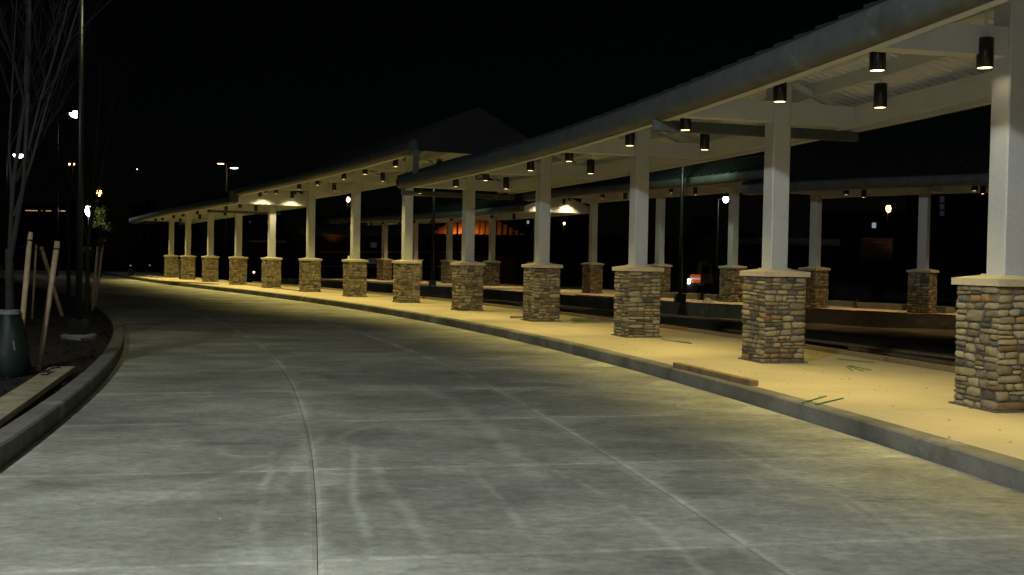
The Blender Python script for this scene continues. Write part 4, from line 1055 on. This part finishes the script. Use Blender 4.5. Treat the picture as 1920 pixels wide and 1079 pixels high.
far_building(20, 135, 388, 120, 'long dark building at far left with a lit orange eave', [(48, 96, 394.5, 396.5, 'warm_glow'), (108, 125, 395, 397, 'warm_glow')])  # glowing orange strips stand in for the lamplit eave, not windows
# parked cars far left
def car(px, py, Y, label, light='win_cool', rz=0):
    q = atY(px, py, Y); t = thing('parked_car', label, 'car', (q.x, Y, -.44), rz, 'parked cars in the far lot')
    b = MB(); prof = [(-2.1, .35), (-2.15, .7), (-1.4, .85), (-.8, 1.35), (.7, 1.38), (1.35, .95), (2.1, .8), (2.15, .35)]
    b.add([(x, 0, z) for x, z in prof] + [(x, 1.7, z) for x, z in prof], [tuple(range(8)), tuple(range(15, 7, -1))] + [(k, 8+k, 8+(k+1) % 8, (k+1) % 8) for k in range(8)]); b.obj('body', M['car'], t)
    g_ = MB(); g_.add([(-1.25, -.01, .9), (-.75, -.01, 1.28), (.65, -.01, 1.3), (1.15, -.01, .95)], [(0,3,2,1)]); g_.obj('side_window', M['glass'], t)
    for x in (-1.35, 1.35):
        for y in (.05, 1.65): MB().tube([(x, y-.1, .34), (x, y+.1, .34)], .34, 14).obj('wheel', M['tyre'], t)
    MB().box(2.02, 2.13, -.03, .08, .6, .68).obj('headlight', M[light], t)
    return t
car(200, 503, 92, 'leftmost dark car parked beyond the road end at left'); car(221, 503, 100, 'dark car parked at left, middle of three'); car(238, 503, 96, 'dark car parked at left, nearest the concrete bollard')
q = atY(476, 511, 58); t = thing('marker_light', 'tiny red light near the ground between two left pillars', 'lamp', (q.x, 58, -.46))
MB().tube([(0, 0, 0), (0, 0, q.z+.40)], .02, 6).obj('stem', M['black'], t); m_ = MB(); m_.lathe([(0, -.05), (.05, -.02), (.05, .03), (0, .05)], 8, (0, 0, q.z+.46)); m_.obj('lens', M['red_glow'], t)

# foliage beside the white post lamp, dark treeline behind everything
def leafy(label, loc, rad, n, seed, m_, ls=.12, kind=None, trunk=True, name='tree', group=None):
    rnd = random.Random(seed); t = thing(name, label, 'tree', loc, 0, group)
    if trunk:
        a = MB(); a.tube([(0, 0, 0), (.05, 0, rad[2]), (0, 0, rad[2]*1.8)], [.14, .10, .05], 8); a.obj('trunk', M['twig'], t)
    c = MB(); cl = [(Vector((rnd.gauss(0, .5)*rad[0], rnd.gauss(0, .5)*rad[1], rad[2]*1.7 + rnd.gauss(0, .45)*rad[2])), rnd.uniform(.2, .5)*rad[0]) for _ in range(max(6, n//160))]
    for _ in range(n):
        p, r_ = rnd.choice(cl); q = p + Vector((rnd.gauss(0, .5), rnd.gauss(0, .5), rnd.gauss(0, .42))) * r_
        a = Vector((rnd.uniform(-1, 1), rnd.uniform(-1, 1), rnd.uniform(-1, 1))).normalized() * ls; b = a.cross(Vector((rnd.uniform(-1, 1), rnd.uniform(-1, 1), 1))).normalized() * ls * .6
        c.add([q - a, q - b, q + a, q + b], [(0, 1, 2, 3)])
    c.obj('crown', M[m_], t); return t
q = atY(186, 406, 63); leafy('small yellow-green tree lit by the white post lamp at left', (q.x, 63, -.46), (.75, .6, 1.9), 900, 3, 'leaf', .07)
ld = bpy.data.lights.new('post_lamp_light', 'POINT'); ld.energy = 14; ld.color = (1, .95, .8); ld.shadow_soft_size = .15
q2 = atY(168, 394, 61.5); lo = bpy.data.objects.new('post_lamp_light', ld); C.objects.link(lo); lo.location = (q2.x + .1, 61.6, q2.z)
rnd = random.Random(77)
spots = [(-52, 118), (-44, 130), (-60, 140), (-35, 112), (-27, 122), (-20, 128), (-12, 118), (-5, 132), (4, 126), (12, 134), (20, 128), (29, 124), (38, 130), (47, 122), (56, 118), (66, 112)]
DESC = ['leftmost', 'second', 'third', 'fourth', 'fifth', 'sixth', 'seventh', 'eighth', 'ninth', 'tenth', 'eleventh', 'twelfth', 'thirteenth', 'fourteenth', 'fifteenth', 'rightmost']
for i, (x, y) in enumerate(spots):
    leafy('%s dark tree of the far treeline counted from the left' % DESC[i], (x, y, -.46), (rnd.uniform(3, 4.2), 2.5, rnd.uniform(1.8, 2.6)), 1100, i + 50, 'hedge', .38, group='dark trees on the horizon')
